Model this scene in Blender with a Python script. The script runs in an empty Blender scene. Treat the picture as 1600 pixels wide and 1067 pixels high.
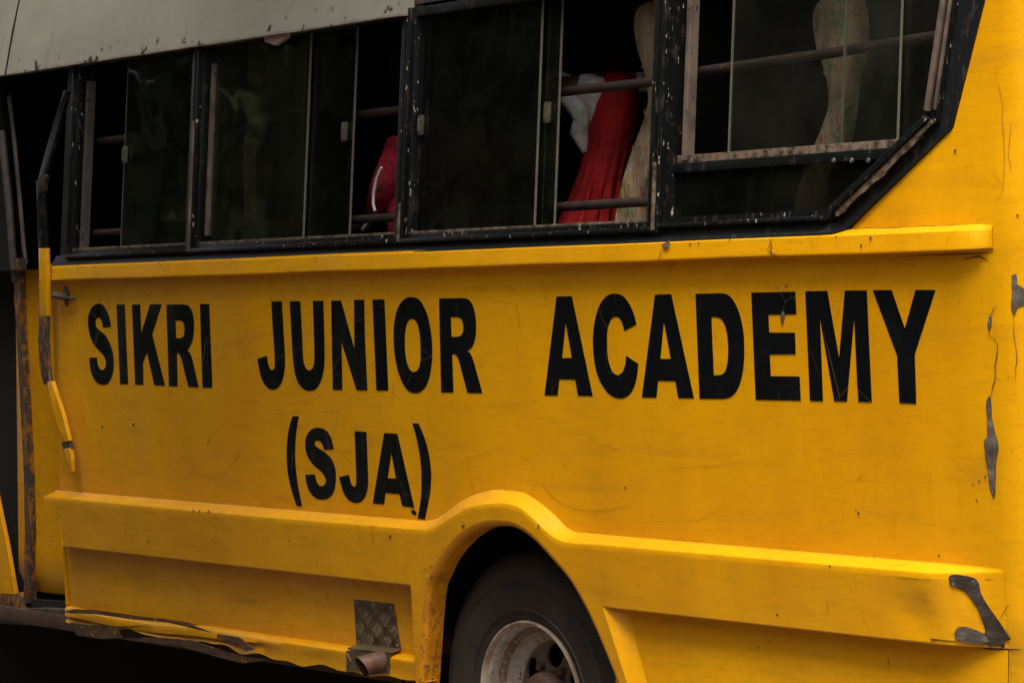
import bpy, bmesh, math, random
from mathutils import Vector, Matrix, geometry, noise as mnoise
random.seed(7)
scn = bpy.context.scene
COL = scn.collection

# ------------------------------------------------------------------ camera
EYE = Vector((0.0, -4.68, 1.60))
RIGHT = Vector((0.6202, 0.7834, -0.0399)).normalized()
FWD = Vector((-0.7844, 0.6194, -0.0317)).normalized()
RIGHT = (RIGHT - FWD * RIGHT.dot(FWD)).normalized()
UP = RIGHT.cross(FWD).normalized()
FOC = 4500.0                                # focal length in photo pixels (1600 wide)
cam_data = bpy.data.cameras.new('camera')
cam = bpy.data.objects.new('camera', cam_data)
COL.objects.link(cam)
cam.matrix_world = Matrix((
    (RIGHT.x, UP.x, -FWD.x, EYE.x), (RIGHT.y, UP.y, -FWD.y, EYE.y),
    (RIGHT.z, UP.z, -FWD.z, EYE.z), (0, 0, 0, 1)))
cam_data.sensor_width = 36.0
cam_data.lens = 36.0 * FOC / 1600.0
cam_data.clip_start = 0.05
cam_data.clip_end = 2000.0
scn.camera = cam

# ------------------------------------------------------------------ world, sun, exposure
SUN_AZ_DIR = Vector((0.74, -0.67, 0.0)).normalized()     # horizontal direction towards the sun
SUN_EL = math.radians(69)
world = bpy.data.worlds.new("World")
scn.world = world
world.use_nodes = True
wn, wl = world.node_tree.nodes, world.node_tree.links
wn.clear()
wout = wn.new('ShaderNodeOutputWorld')
wbg = wn.new('ShaderNodeBackground')
sky = wn.new('ShaderNodeTexSky')
sky.sky_type = 'NISHITA'
sky.sun_disc = False
sky.sun_elevation = SUN_EL
sky.sun_rotation = math.atan2(SUN_AZ_DIR.x, SUN_AZ_DIR.y)
sky.dust_density = 4.0
sky.air_density = 1.0
hsv = wn.new('ShaderNodeHueSaturation')
hsv.inputs['Saturation'].default_value = 0.25            # overcast: a grey rather than a blue sky
wl.new(sky.outputs[0], hsv.inputs['Color'])
wl.new(hsv.outputs[0], wbg.inputs['Color'])
wbg.inputs['Strength'].default_value = 0.15
wl.new(wbg.outputs[0], wout.inputs['Surface'])

sun_d = bpy.data.lights.new('sun', 'SUN')
sun_d.energy = 3.0
sun_d.angle = math.radians(28)
sun_d.color = (1.0, 0.95, 0.87)
sun = bpy.data.objects.new('sun', sun_d)
COL.objects.link(sun)
sdir = (SUN_AZ_DIR * math.cos(SUN_EL) + Vector((0, 0, math.sin(SUN_EL)))).normalized()
sun.rotation_euler = sdir.to_track_quat('Z', 'Y').to_euler()
sun.location = (0, 0, 20)

scn.view_settings.view_transform = 'Standard'
scn.view_settings.look = 'None'
scn.view_settings.exposure = 0.75
scn.view_settings.gamma = 1.0
scn.cycles.max_bounces = 10
scn.cycles.transparent_max_bounces = 16

# ------------------------------------------------------------------ helpers: measuring
WS = 0.10                                   # how far the window band leans in per metre of height


def ray(px, py):
    return (RIGHT * ((px - 800) / FOC) + UP * ((533.5 - py) / FOC) + FWD)


def S(px, py, y=0.0):
    """point of the upright plane Y = y seen at photo position px, py"""
    d = ray(px, py)
    return EYE + d * ((y - EYE.y) / d.y)


def W(px, py, y0=0.0):
    """point of the leaning window plane (offset y0 inwards)"""
    d = ray(px, py)
    # EYE.y + t d.y = y0 + WS (EYE.z + t d.z - 1.6)
    t = (y0 + WS * (EYE.z - 1.6) - EYE.y) / (d.y - WS * d.z)
    return EYE + d * t


def wy(z, y0=0.0):
    return y0 + WS * (z - 1.6)


def sstep(a, b, x):
    t = max(0.0, min(1.0, (x - a) / (b - a)))
    return t * t * (3 - 2 * t)


def interp(tab, x):
    """smooth (monotone cubic) interpolation in a list of (x, y)"""
    n = len(tab)
    if x <= tab[0][0]:
        return tab[0][1]
    if x >= tab[-1][0]:
        return tab[-1][1]
    for i in range(n - 1):
        if tab[i][0] <= x <= tab[i + 1][0]:
            break

    def sl(k):
        return (tab[k + 1][1] - tab[k][1]) / (tab[k + 1][0] - tab[k][0])

    def tan(k):
        if k == 0:
            return sl(0)
        if k == n - 1:
            return sl(n - 2)
        a, b = sl(k - 1), sl(k)
        return 0.0 if a * b <= 0 else 2 * a * b / (a + b)
    h = tab[i + 1][0] - tab[i][0]
    t = (x - tab[i][0]) / h
    m0, m1 = tan(i) * h, tan(i + 1) * h
    return ((2 * t**3 - 3 * t**2 + 1) * tab[i][1] + (t**3 - 2 * t**2 + t) * m0 +
            (-2 * t**3 + 3 * t**2) * tab[i + 1][1] + (t**3 - t**2) * m1)


def smooth_outline(pts, closed=True, n=7):
    """points (x, y) are smooth, (x, y, 1) are corners"""
    P = [Vector((p[0], p[1])) for p in pts]
    C = [len(p) > 2 for p in pts]
    out = []
    m = len(P)
    for i in range(m if closed else m - 1):
        a, b = i, (i + 1) % m
        out.append(P[a])
        if C[a] and C[b]:
            continue
        p0 = P[a] if (C[a] or (not closed and i == 0)) else P[(a - 1) % m]
        p3 = P[b] if (C[b] or (not closed and b == m - 1)) else P[(b + 1) % m]
        for k in range(1, n):
            t = k / n
            out.append(0.5 * ((2 * P[a]) + (P[b] - p0) * t + (2 * p0 - 5 * P[a] + 4 * P[b] - p3) * t * t +
                              (3 * P[a] - p0 - 3 * P[b] + p3) * t**3))
    if not closed:
        out.append(P[-1])
    return out


# ------------------------------------------------------------------ helpers: meshes and objects
def link(name, me, mat, parent=None):
    o = bpy.data.objects.new(name, me)
    COL.objects.link(o)
    if mat is not None:
        if isinstance(mat, (list, tuple)):
            for m in mat:
                me.materials.append(m)
        else:
            me.materials.append(mat)
    if parent is not None:
        o.parent = parent
        if parent.type == 'EMPTY':
            o.location = -parent.location
    return o


def obj(name, bm, mat, parent=None, smooth=False, angle=40, recalc=True):
    bmesh.ops.remove_doubles(bm, verts=bm.verts, dist=1e-6)
    if recalc:
        bmesh.ops.recalc_face_normals(bm, faces=bm.faces)
    for f in bm.faces:
        f.smooth = smooth
    if smooth:
        lim = math.radians(angle)
        for e in bm.edges:
            if len(e.link_faces) == 2 and e.calc_face_angle(0) > lim:
                e.smooth = False
    me = bpy.data.meshes.new(name)
    bm.to_mesh(me)
    bm.free()
    return link(name, me, mat, parent)


def part(name, parent, bm, mat, **k):
    return obj(name, bm, mat, parent, **k)


def grid(bm, rows, close=False):
    """rows of equal length of Vectors -> quads"""
    V = [[bm.verts.new(p) for p in r] for r in rows]
    for i in range(len(V) - 1):
        n = len(V[i])
        for j in range(n if close else n - 1):
            q = (V[i][j], V[i][(j + 1) % n], V[i + 1][(j + 1) % n], V[i + 1][j])
            try:
                bm.faces.new(q)
            except ValueError:
                pass
    return V


def box(bm, lo, hi, bev=0.0, lean=False, y0=0.0):
    """axis box; lean=True: its Y range is measured from the leaning window plane"""
    vs = {}
    for x in (0, 1):
        for y in (0, 1):
            for z in (0, 1):
                X, Y, Z = (hi if x else lo)[0], (hi if y else lo)[1], (hi if z else lo)[2]
                if lean:
                    Y = wy(Z, Y)
                vs[x, y, z] = bm.verts.new((X, Y, Z))
    fs = []
    for f in (((0, 0, 0), (1, 0, 0), (1, 0, 1), (0, 0, 1)), ((0, 1, 0), (0, 1, 1), (1, 1, 1), (1, 1, 0)),
              ((0, 0, 0), (0, 0, 1), (0, 1, 1), (0, 1, 0)), ((1, 0, 0), (1, 1, 0), (1, 1, 1), (1, 0, 1)),
              ((0, 0, 1), (1, 0, 1), (1, 1, 1), (0, 1, 1)), ((0, 0, 0), (0, 1, 0), (1, 1, 0), (1, 0, 0))):
        fs.append(bm.faces.new([vs[k] for k in f]))
    if bev:
        es = list({e for f in fs for e in f.edges})
        bmesh.ops.bevel(bm, geom=es, offset=bev, segments=2, affect='EDGES', profile=0.6)


def slab(bm, pts, depth, bev=0.0):
    """prism: outline pts (Vectors) swept by the vector depth"""
    a = [bm.verts.new(p) for p in pts]
    b = [bm.verts.new(p + depth) for p in pts]
    n = len(pts)
    fs = [bm.faces.new(a), bm.faces.new(list(reversed(b)))]
    for i in range(n):
        fs.append(bm.faces.new((a[i], b[i], b[(i + 1) % n], a[(i + 1) % n])))
    if bev:
        es = list({e for f in fs for e in f.edges})
        bmesh.ops.bevel(bm, geom=es, offset=bev, segments=2, affect='EDGES', profile=0.6)


def tess(bm, outer, holes, to3):
    """fill a 2D outline with holes; to3 maps a 2D point to 3D. returns vertex loops"""
    loops = [outer] + list(holes)
    flat = [p for l in loops for p in l]
    tri = geometry.tessellate_polygon([[Vector((p[0], p[1], 0)) for p in l] for l in loops])
    V = [bm.verts.new(to3(p)) for p in flat]
    for t in tri:
        try:
            bm.faces.new([V[i] for i in t])
        except ValueError:
            pass
    out, k = [], 0
    for l in loops:
        out.append(V[k:k + len(l)])
        k += len(l)
    return out


def tess_slab(bm, outer, holes, to3, depth):
    front = tess(bm, outer, holes, to3)
    back = tess(bm, outer, holes, lambda p: to3(p) + depth)
    for a, b in zip(front, back):
        n = len(a)
        for i in range(n):
            bm.faces.new((a[i], a[(i + 1) % n], b[(i + 1) % n], b[i]))


def tube(bm, pts, r, seg=10, cap=True, squash=1.0):
    """tube along a polyline; r number or list"""
    n = len(pts)
    R = r if isinstance(r, (list, tuple)) else [r] * n
    rings = []
    prev = None
    for i, p in enumerate(pts):
        p = Vector(p)
        a = Vector(pts[max(i - 1, 0)])
        b = Vector(pts[min(i + 1, n - 1)])
        t = (b - a).normalized()
        if prev is None:
            ref = Vector((0, 0, 1)) if abs(t.z) < 0.9 else Vector((1, 0, 0))
            u = t.cross(ref).normalized()
        else:
            u = (prev - t * prev.dot(t)).normalized()
        v = t.cross(u)
        prev = u
        rings.append([p + (u * math.cos(k * 2 * math.pi / seg) + v * squash * math.sin(k * 2 * math.pi / seg)) * R[i]
                      for k in range(seg)])
    V = grid(bm, rings, close=True)
    if cap:
        bm.faces.new(V[0])
        bm.faces.new(list(reversed(V[-1])))


def lathe(bm, cx, cz, prof, seg=96, wob=None):
    """revolve (y, r) about the axis X=cx, Z=cz"""
    rows = []
    for j, (y, r) in enumerate(prof):
        row = []
        for k in range(seg):
            a = 2 * math.pi * k / seg
            rr = r + (wob(j, k) if wob else 0)
            row.append(Vector((cx + rr * math.cos(a), y, cz + rr * math.sin(a))))
        rows.append(row)
    return grid(bm, rows, close=True)


def empty(name, loc, label=None, cat=None, group=None):
    o = bpy.data.objects.new(name, None)
    COL.objects.link(o)
    o.location = loc
    o.empty_display_size = 0.2
    if label:
        o['label'] = label
    if cat:
        o['category'] = cat
    if group:
        o['group'] = group
    return o


# ------------------------------------------------------------------ materials
class NT:
    def __init__(self, name):
        self.m = bpy.data.materials.new(name)
        self.m.use_nodes = True
        self.n, self.l = self.m.node_tree.nodes, self.m.node_tree.links
        self.n.clear()
        self.out = self.n.new('ShaderNodeOutputMaterial')
        self.pos = self.n.new('ShaderNodeNewGeometry').outputs['Position']

    def set(self, sock, v):
        if isinstance(v, bpy.types.NodeSocket):
            self.l.new(v, sock)
        elif isinstance(v, (tuple, list)) and len(v) == 3 and sock.type == 'RGBA':
            sock.default_value = (*v, 1)
        else:
            sock.default_value = v

    def noise(self, scale, detail=4, stretch=(1, 1, 1), rough=0.55, dist=0.0, off=(0, 0, 0)):
        mp = self.n.new('ShaderNodeMapping')
        mp.inputs['Scale'].default_value = stretch
        mp.inputs['Location'].default_value = off
        self.l.new(self.pos, mp.inputs['Vector'])
        t = self.n.new('ShaderNodeTexNoise')
        t.inputs['Scale'].default_value = scale
        t.inputs['Detail'].default_value = detail
        t.inputs['Roughness'].default_value = rough
        t.inputs['Distortion'].default_value = dist
        self.l.new(mp.outputs[0], t.inputs['Vector'])
        return t.outputs['Fac']

    def ramp(self, v, lo, hi, a=0.0, b=1.0):
        t = self.n.new('ShaderNodeMapRange')
        t.interpolation_type = 'SMOOTHSTEP'
        self.set(t.inputs['Value'], v)
        for k, q in zip(('From Min', 'From Max', 'To Min', 'To Max'), (lo, hi, a, b)):
            t.inputs[k].default_value = q
        return t.outputs[0]

    def math(self, op, a, b=0.0):
        t = self.n.new('ShaderNodeMath')
        t.operation = op
        self.set(t.inputs[0], a)
        self.set(t.inputs[1], b)
        return t.outputs[0]

    def mix(self, f, a, b):
        t = self.n.new('ShaderNodeMix')
        t.data_type = 'RGBA'
        self.set(t.inputs['Factor'], f)
        self.set(t.inputs['A'], a)
        self.set(t.inputs['B'], b)
        return t.outputs['Result']

    def mixf(self, f, a, b):
        t = self.n.new('ShaderNodeMix')
        t.data_type = 'FLOAT'
        self.set(t.inputs['Factor'], f)
        self.set(t.inputs['A'], a)
        self.set(t.inputs['B'], b)
        return t.outputs['Result']

    def xyz(self):
        s = self.n.new('ShaderNodeSeparateXYZ')
        self.l.new(self.pos, s.inputs[0])
        return s.outputs

    def wave_lines(self, scale, dist, stretch=(1, 1, 1), rot=(0, 0, 0)):
        mp = self.n.new('ShaderNodeMapping')
        mp.inputs['Scale'].default_value = stretch
        mp.inputs['Rotation'].default_value = rot
        self.l.new(self.pos, mp.inputs['Vector'])
        t = self.n.new('ShaderNodeTexWave')
        t.inputs['Scale'].default_value = scale
        t.inputs['Distortion'].default_value = dist
        t.inputs['Detail'].default_value = 3
        self.l.new(mp.outputs[0], t.inputs['Vector'])
        return t.outputs['Fac']

    def voro(self, scale, feature='DISTANCE_TO_EDGE', stretch=(1, 1, 1), off=(0, 0, 0)):
        mp = self.n.new('ShaderNodeMapping')
        mp.inputs['Scale'].default_value = stretch
        mp.inputs['Location'].default_value = off
        self.l.new(self.pos, mp.inputs['Vector'])
        t = self.n.new('ShaderNodeTexVoronoi')
        t.feature = feature
        t.inputs['Scale'].default_value = scale
        self.l.new(mp.outputs[0], t.inputs['Vector'])
        return t.outputs['Distance']

    def bump(self, h, strength=0.2, distance=0.01, normal=None):
        t = self.n.new('ShaderNodeBump')
        t.inputs['Strength'].default_value = strength
        t.inputs['Distance'].default_value = distance
        self.set(t.inputs['Height'], h)
        if normal is not None:
            self.l.new(normal, t.inputs['Normal'])
        return t.outputs[0]

    def bsdf(self, color, rough=0.5, metal=0.0, normal=None, coat=0.0, spec=0.5):
        b = self.n.new('ShaderNodeBsdfPrincipled')
        self.set(b.inputs['Base Color'], color)
        self.set(b.inputs['Roughness'], rough)
        self.set(b.inputs['Metallic'], metal)
        self.set(b.inputs['Specular IOR Level'], spec)
        b.inputs['Coat Weight'].default_value = coat
        b.inputs['Coat Roughness'].default_value = 0.18
        if normal is not None:
            self.l.new(normal, b.inputs['Normal'])
            self.l.new(normal, b.inputs['Coat Normal'])
        self.l.new(b.outputs[0], self.out.inputs['Surface'])
        return b


def sheet_waves(t):
    """shallow oil-canning of the sheet metal: tall soft ripples"""
    a = t.noise(2.2, 2, (1.0, 1.0, 0.45), 0.4)
    b = t.noise(7.0, 2, (1.0, 1.0, 0.35), 0.4)
    h = t.math('ADD', t.math('MULTIPLY', a, 1.0), t.math('MULTIPLY', b, 0.22))
    n1 = t.bump(h, 0.60, 0.040)
    n1 = t.bump(t.noise(24, 4, (1, 1, 1.3), 0.6), 0.10, 0.006, n1)
    return t.bump(t.noise(160, 2), 0.14, 0.002, n1)


def make_yellow(name, wear=1.0):
    t = NT(name)
    base = (0.82, 0.375, 0.0015)
    big = t.noise(1.6, 5, (1, 1, 0.6), 0.6)
    c = t.mix(t.ramp(big, 0.35, 0.75), base, (0.74, 0.312, 0.0015))
    # dull brownish grime in broad horizontal smears
    sm = t.noise(5.5, 6, (0.5, 1, 2.6), 0.65, 0.4)
    c = t.mix(t.ramp(sm, 0.48, 0.80, 0, 0.32 * wear), c, (0.33, 0.125, 0.004))
    fine = t.noise(40, 7, (0.30, 1, 2.0), 0.75)
    c = t.mix(t.ramp(fine, 0.48, 0.80, 0, 0.40 * wear), c, (0.30, 0.11, 0.004))
    vert = t.noise(30, 6, (1.6, 1, 0.22), 0.7, off=(1, 0, 6))
    c = t.mix(t.ramp(vert, 0.52, 0.82, 0, 0.22 * wear), c, (0.34, 0.135, 0.004))
    smut = t.math('MULTIPLY', t.ramp(t.noise(26, 5, (1.2, 1, 0.8), 0.7, 1.0, off=(6, 2, 2)), 0.56, 0.72), t.ramp(t.noise(1.9, 4, off=(8, 0, 3)), 0.50, 0.68))
    c = t.mix(t.math('MULTIPLY', smut, 0.55 * wear), c, (0.17, 0.07, 0.005))
    # hair-line scratches
    s1 = t.voro(5.0, stretch=(0.5, 1, 1.6), off=(0.3, 0, 0.1))
    msk = t.ramp(t.noise(3.1, 3), 0.52, 0.62)
    c = t.mix(t.math('MULTIPLY', t.ramp(s1, 0.0, 0.0045, 0.45 * wear, 0.0), msk), c, (0.20, 0.075, 0.004))
    # tiny rust pits
    pit = t.noise(120, 2, (1, 1, 1), 0.5)
    pm = t.ramp(t.noise(2.7, 3, off=(3, 1, 2)), 0.50, 0.66)
    pf = t.math('MULTIPLY', t.ramp(pit, 0.735, 0.77), pm)
    c = t.mix(pf, c, (0.09, 0.035, 0.015))
    r = t.mixf(t.ramp(sm, 0.5, 0.8), 0.33, 0.5)
    t.bsdf(c, r, 0, sheet_waves(t), coat=0.38, spec=0.35)
    return t.m


M = {}
M['yellow'] = make_yellow('yellow_paint')


def make_rusty_yellow():
    t = NT('rusty_yellow_paint')
    c = t.mix(t.ramp(t.noise(9, 5), 0.4, 0.7), (0.76, 0.29, 0.003), (0.58, 0.19, 0.004))
    low = t.ramp(t.math('ADD', t.xyz()[2], t.math('MULTIPLY', t.noise(5, 4), 0.25)), 0.60, 0.98, 1.0, 0.12)
    f = t.math('MULTIPLY', t.ramp(t.noise(60, 6, (1, 1, 0.7), 0.68), 0.50, 0.64), low)
    c = t.mix(f, c, (0.20, 0.065, 0.016))
    f2 = t.math('MULTIPLY', t.ramp(t.noise(90, 4, off=(4, 2, 1)), 0.62, 0.66), low)
    c = t.mix(f2, c, (0.035, 0.022, 0.016))
    t.bsdf(c, t.mixf(f, 0.4, 0.8), 0, t.bump(f, 0.3, 0.003))
    return t.m


M['rusty_yellow'] = make_rusty_yellow()


def make_letter():
    t = NT('black_vinyl')
    s = t.voro(6.5, stretch=(1.2, 1, 0.7), off=(1.3, 0, 2.2))
    msk = t.ramp(t.noise(4.0, 3, off=(2, 0, 5)), 0.47, 0.56)
    f = t.math('MULTIPLY', t.ramp(s, 0.0, 0.004, 0.55, 0.0), msk)
    c = t.mix(f, (0.0045, 0.0050, 0.0060), (0.22, 0.16, 0.08))
    pit = t.ramp(t.noise(110, 2, off=(7, 1, 0)), 0.79, 0.82)
    c = t.mix(pit, c, (0.4, 0.34, 0.22))
    t.bsdf(c, t.mixf(t.ramp(t.noise(7, 4), 0.4, 0.7), 0.14, 0.30), 0, sheet_waves(t), coat=0.4)
    return t.m


M['letter'] = make_letter()


def make_black_paint(name, chip=0.66, rough=0.35, base=(0.0055, 0.006, 0.006), chipc=(0.46, 0.40, 0.30)):
    t = NT(name)
    f = t.ramp(t.noise(75, 6, (1, 1, 0.45), 0.66), chip, chip + 0.02)
    g = t.ramp(t.noise(44, 6, (1, 1, 0.4), 0.68, off=(3, 3, 3)), 0.55, 0.68)
    c = t.mix(t.math('MULTIPLY', g, 0.6), base, (0.060, 0.038, 0.024))
    c = t.mix(f, c, chipc)
    t.bsdf(c, t.mixf(g, rough, 0.7), 0, t.bump(f, 0.4, -0.002), spec=0.4)
    return t.m


M['frame'] = make_black_paint('chipped_black_paint', 0.635)
M['frame_clean'] = make_black_paint('black_paint', 0.74)
M['band'] = make_black_paint('black_band_paint', 0.73, 0.42, (0.008, 0.009, 0.010))


def make_worn(name, a, b, c3, rough=0.55, scale=20, metal=0.0, stretch=(1, 1, 0.5), hi=0.62):
    t = NT(name)
    n1 = t.noise(scale, 6, stretch, 0.65)
    n2 = t.noise(scale * 2.6, 5, stretch, 0.6, off=(5, 2, 7))
    c = t.mix(t.ramp(n1, 0.38, 0.66), a, b)
    f = t.ramp(n2, hi, hi + 0.05)
    c = t.mix(f, c, c3)
    t.bsdf(c, t.mixf(f, rough, 0.85), metal, t.bump(n2, 0.25, 0.003))
    return t.m


M['track'] = make_worn('worn_aluminium_track', (0.17, 0.12, 0.088), (0.085, 0.058, 0.043), (0.02, 0.015, 0.012))
M['track_shaded'] = make_worn('shaded_worn_track', (0.085, 0.062, 0.047), (0.045, 0.032, 0.025), (0.02, 0.015, 0.012))  # darker copy of the track metal, shade put into its colour
M['rustbar'] = make_worn('rusty_brown_bar', (0.038, 0.021, 0.016), (0.022, 0.013, 0.011), (0.075, 0.033, 0.015))
M['grime_seal'] = make_worn('grimy_brown_sealant', (0.20, 0.14, 0.09), (0.022, 0.016, 0.012), (0.16, 0.06, 0.025), scale=46, hi=0.57, stretch=(1, 1, 1))
M['rim'] = make_worn('grey_rim_with_rust', (0.48, 0.42, 0.375), (0.31, 0.235, 0.19), (0.20, 0.085, 0.045), 0.45, 24, stretch=(1, 1, 1), hi=0.60)
M['rimrust'] = make_worn('rust_streaked_rim_step', (0.26, 0.16, 0.115), (0.15, 0.06, 0.03), (0.36, 0.30, 0.26), 0.6, 30, stretch=(1, 1, 1), hi=0.56)
M['rimlip'] = make_worn('worn_rim_lip', (0.48, 0.39, 0.29), (0.30, 0.19, 0.13), (0.7, 0.65, 0.6), 0.4, 24, hi=0.66)
M['pipe'] = make_worn('rusty_exhaust_steel', (0.16, 0.062, 0.036), (0.075, 0.034, 0.022), (0.11, 0.05, 0.03), 0.6, 22)
M['primer'] = make_worn('bare_grey_primer', (0.15, 0.122, 0.098), (0.075, 0.052, 0.038), (0.24, 0.215, 0.18), 0.55, 22, stretch=(1, 1, 1))
M['darkprimer'] = make_worn('bare_brown_steel', (0.085, 0.062, 0.05), (0.05, 0.034, 0.026), (0.20, 0.17, 0.14), 0.42, 26, 0.35, stretch=(1, 1, 1))
M['edgegrime'] = make_worn('grey_rusted_steel_edge', (0.085, 0.065, 0.052), (0.045, 0.032, 0.026), (0.16, 0.07, 0.02), 0.7, 18, stretch=(1, 1, 1))
M['torn'] = make_worn('torn_rusty_sheet_edge', (0.11, 0.052, 0.018), (0.045, 0.028, 0.018), (0.42, 0.16, 0.005), 0.7, 16, stretch=(1, 1, 2), hi=0.60)
M['discsteel'] = make_worn('brown_dusty_wheel_disc', (0.20, 0.135, 0.10), (0.13, 0.085, 0.065), (0.15, 0.075, 0.05), 0.6, 20, stretch=(1, 1, 1))
M['hubsteel'] = make_worn('brown_hub_steel', (0.095, 0.047, 0.03), (0.055, 0.03, 0.022), (0.12, 0.06, 0.04), 0.7, 20, stretch=(1, 1, 1))


def make_roof():
    t = NT('dirty_white_roof_paint')
    c = t.mix(t.ramp(t.noise(2.4, 5, (0.8, 1, 1.6), 0.6), 0.3, 0.7), (0.45, 0.415, 0.33), (0.37, 0.335, 0.265))
    st = t.noise(9, 5, (1.6, 1, 0.25), 0.6)
    c = t.mix(t.ramp(st, 0.55, 0.75, 0, 0.35), c, (0.20, 0.165, 0.12))
    z = t.xyz()[2]
    lip = t.ramp(t.math('ADD', z, t.math('MULTIPLY', t.noise(14, 4), 0.02)), 2.258, 2.275, 0.8, 0.0)
    c = t.mix(lip, c, (0.17, 0.12, 0.05))
    pit = t.math('MULTIPLY', t.ramp(t.noise(24, 4, (1, 1, 0.8)), 0.635, 0.66), t.ramp(z, 2.275, 2.33, 1, 0))
    c = t.mix(pit, c, (0.05, 0.028, 0.016))
    t.bsdf(c, 0.5, 0, sheet_waves(t))
    return t.m


M['roof'] = make_roof()


def make_plain(name, c, rough=0.6, bump=0.0, scale=60, metal=0.0, var=0.25, dist=0.004):
    t = NT(name)
    n = t.noise(scale, 5)
    dark = tuple(v * (1 - var) for v in c)
    col = t.mix(t.ramp(n, 0.35, 0.7), c, dark)
    t.bsdf(col, rough, metal, t.bump(n, bump, dist) if bump else None)
    return t.m


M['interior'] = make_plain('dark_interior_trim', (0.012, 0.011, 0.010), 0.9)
M['under'] = make_plain('shade_black_underbody', (0.008, 0.007, 0.006), 0.95)  # near-black underbody, also used where shade is painted in
M['rubber'] = make_plain('black_rubber', (0.010, 0.010, 0.010), 0.55)
M['hair'] = make_plain('black_hair', (0.006, 0.005, 0.005), 0.8, 0.6, 250)
M['skin'] = make_plain('dark_brown_skin', (0.075, 0.032, 0.018), 0.55, 0.1, 120)
M['white_cloth'] = make_plain('white_shirt_cloth', (0.78, 0.75, 0.71), 0.85, 0.9, 17, dist=0.03)
M['red_cloth'] = make_plain('red_pinafore_cloth', (0.42, 0.005, 0.006), 0.85, 0.8, 15, dist=0.025)
M['maroon'] = make_plain('crimson_jacket_cloth', (0.36, 0.007, 0.030), 0.75, 0.8, 13, dist=0.025)
M['piping'] = make_plain('white_piping', (0.7, 0.66, 0.64), 0.7)
M['pink_rag'] = make_plain('pink_rag_cloth', (0.50, 0.30, 0.30), 0.85, 0.4, 60)
M['latch'] = make_worn('scuffed_metal_latch', (0.20, 0.18, 0.13), (0.10, 0.09, 0.07), (0.33, 0.3, 0.22), 0.35, 60, 0.6)
M['scratch'] = make_plain('dull_orange_scratch', (0.34, 0.125, 0.006), 0.7)
M['tan_strip'] = make_plain('faded_tan_strip', (0.34, 0.27, 0.17), 0.9, 0.3, 40)
M['screw'] = make_plain('dull_screw', (0.35, 0.33, 0.3), 0.4, 0, 60, 0.7)


def make_tyre():
    t = NT('dusty_tyre_rubber')
    n = t.noise(9, 5, (1, 1, 1), 0.6)
    c = t.mix(t.ramp(n, 0.35, 0.68), (0.040, 0.028, 0.022), (0.017, 0.015, 0.014))
    f = t.ramp(t.noise(70, 4), 0.55, 0.75, 0, 0.5)
    c = t.mix(f, c, (0.075, 0.048, 0.035))
    t.bsdf(c, 0.68, 0, t.bump(t.noise(140, 3), 0.15, 0.002))
    return t.m


M['tyre'] = make_tyre()


def make_multichip():
    t = NT('many_layered_chipped_paint')
    n = t.noise(46, 6, (1.5, 1, 0.5), 0.72)
    c = t.mix(t.ramp(n, 0.44, 0.50), (0.34, 0.135, 0.004), (0.06, 0.045, 0.036))
    n2 = t.noise(60, 4, (1, 1, 0.7), 0.6, off=(9, 3, 1))
    c = t.mix(t.ramp(n2, 0.63, 0.65), c, (0.34, 0.025, 0.012))
    n3 = t.noise(66, 4, (1, 1, 0.7), 0.6, off=(2, 8, 4))
    c = t.mix(t.ramp(n3, 0.66, 0.68), c, (0.05, 0.06, 0.13))
    t.bsdf(c, 0.55, 0, t.bump(n, 0.4, 0.003))
    return t.m


M['multichip'] = make_multichip()


def make_tread():
    t = NT('dirty_aluminium_tread_plate')
    n = t.noise(30, 5)
    c = t.mix(t.ramp(n, 0.35, 0.7), (0.20, 0.145, 0.075), (0.12, 0.085, 0.05))
    t.bsdf(c, 0.45, 0.55, t.bump(n, 0.2, 0.002))
    return t.m


M['tread'] = make_tread()


def make_seat():
    t = NT('patterned_seat_cover')
    c = t.mix(t.ramp(t.noise(14, 4), 0.35, 0.7), (0.32, 0.225, 0.135), (0.20, 0.14, 0.085))
    # fine pale scrawl woven through the cloth
    a = t.math('ABSOLUTE', t.math('SUBTRACT', t.noise(20, 3, (1.4, 1, 0.7), 0.6, 1.5), 0.5))
    c = t.mix(t.ramp(a, 0.0, 0.012, 0.5, 0), c, (0.46, 0.38, 0.27))
    a2 = t.math('ABSOLUTE', t.math('SUBTRACT', t.noise(33, 2, (0.8, 1, 1.2), 0.6, 1.0, off=(3, 0, 5)), 0.52))
    c = t.mix(t.ramp(a2, 0.0, 0.010, 0.4, 0), c, (0.10, 0.07, 0.05))
    for col, of, th in (((0.02, 0.16, 0.075), (1, 0, 2), 0.50), ((0.48, 0.29, 0.03), (4, 0, 7), 0.47), ((0.32, 0.05, 0.03), (8, 0, 3), 0.52)):
        ln = t.math('ABSOLUTE', t.math('SUBTRACT', t.noise(8.5, 2, (1.6, 1, 0.8), 0.5, 1.8, off=of), th))
        mk = t.ramp(t.noise(5, 2, off=(of[2], 0, of[0])), 0.50, 0.54)
        c = t.mix(t.math('MULTIPLY', t.ramp(ln, 0.012, 0.026, 0.75, 0), mk), c, col)
    t.bsdf(c, 0.9, 0, t.bump(t.noise(11, 3, (2.2, 1, 0.5), 0.5), 0.8, 0.03))
    return t.m


M['seat'] = make_seat()
for k, c in (('s_green', (0.015, 0.17, 0.075)), ('s_yellow', (0.55, 0.34, 0.03)), ('s_red', (0.42, 0.04, 0.03)), ('s_blue', (0.03, 0.03, 0.10))):
    M[k] = make_plain(k.replace('s_', '') + '_scrawl_print', c, 0.9, 0, 40)


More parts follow.
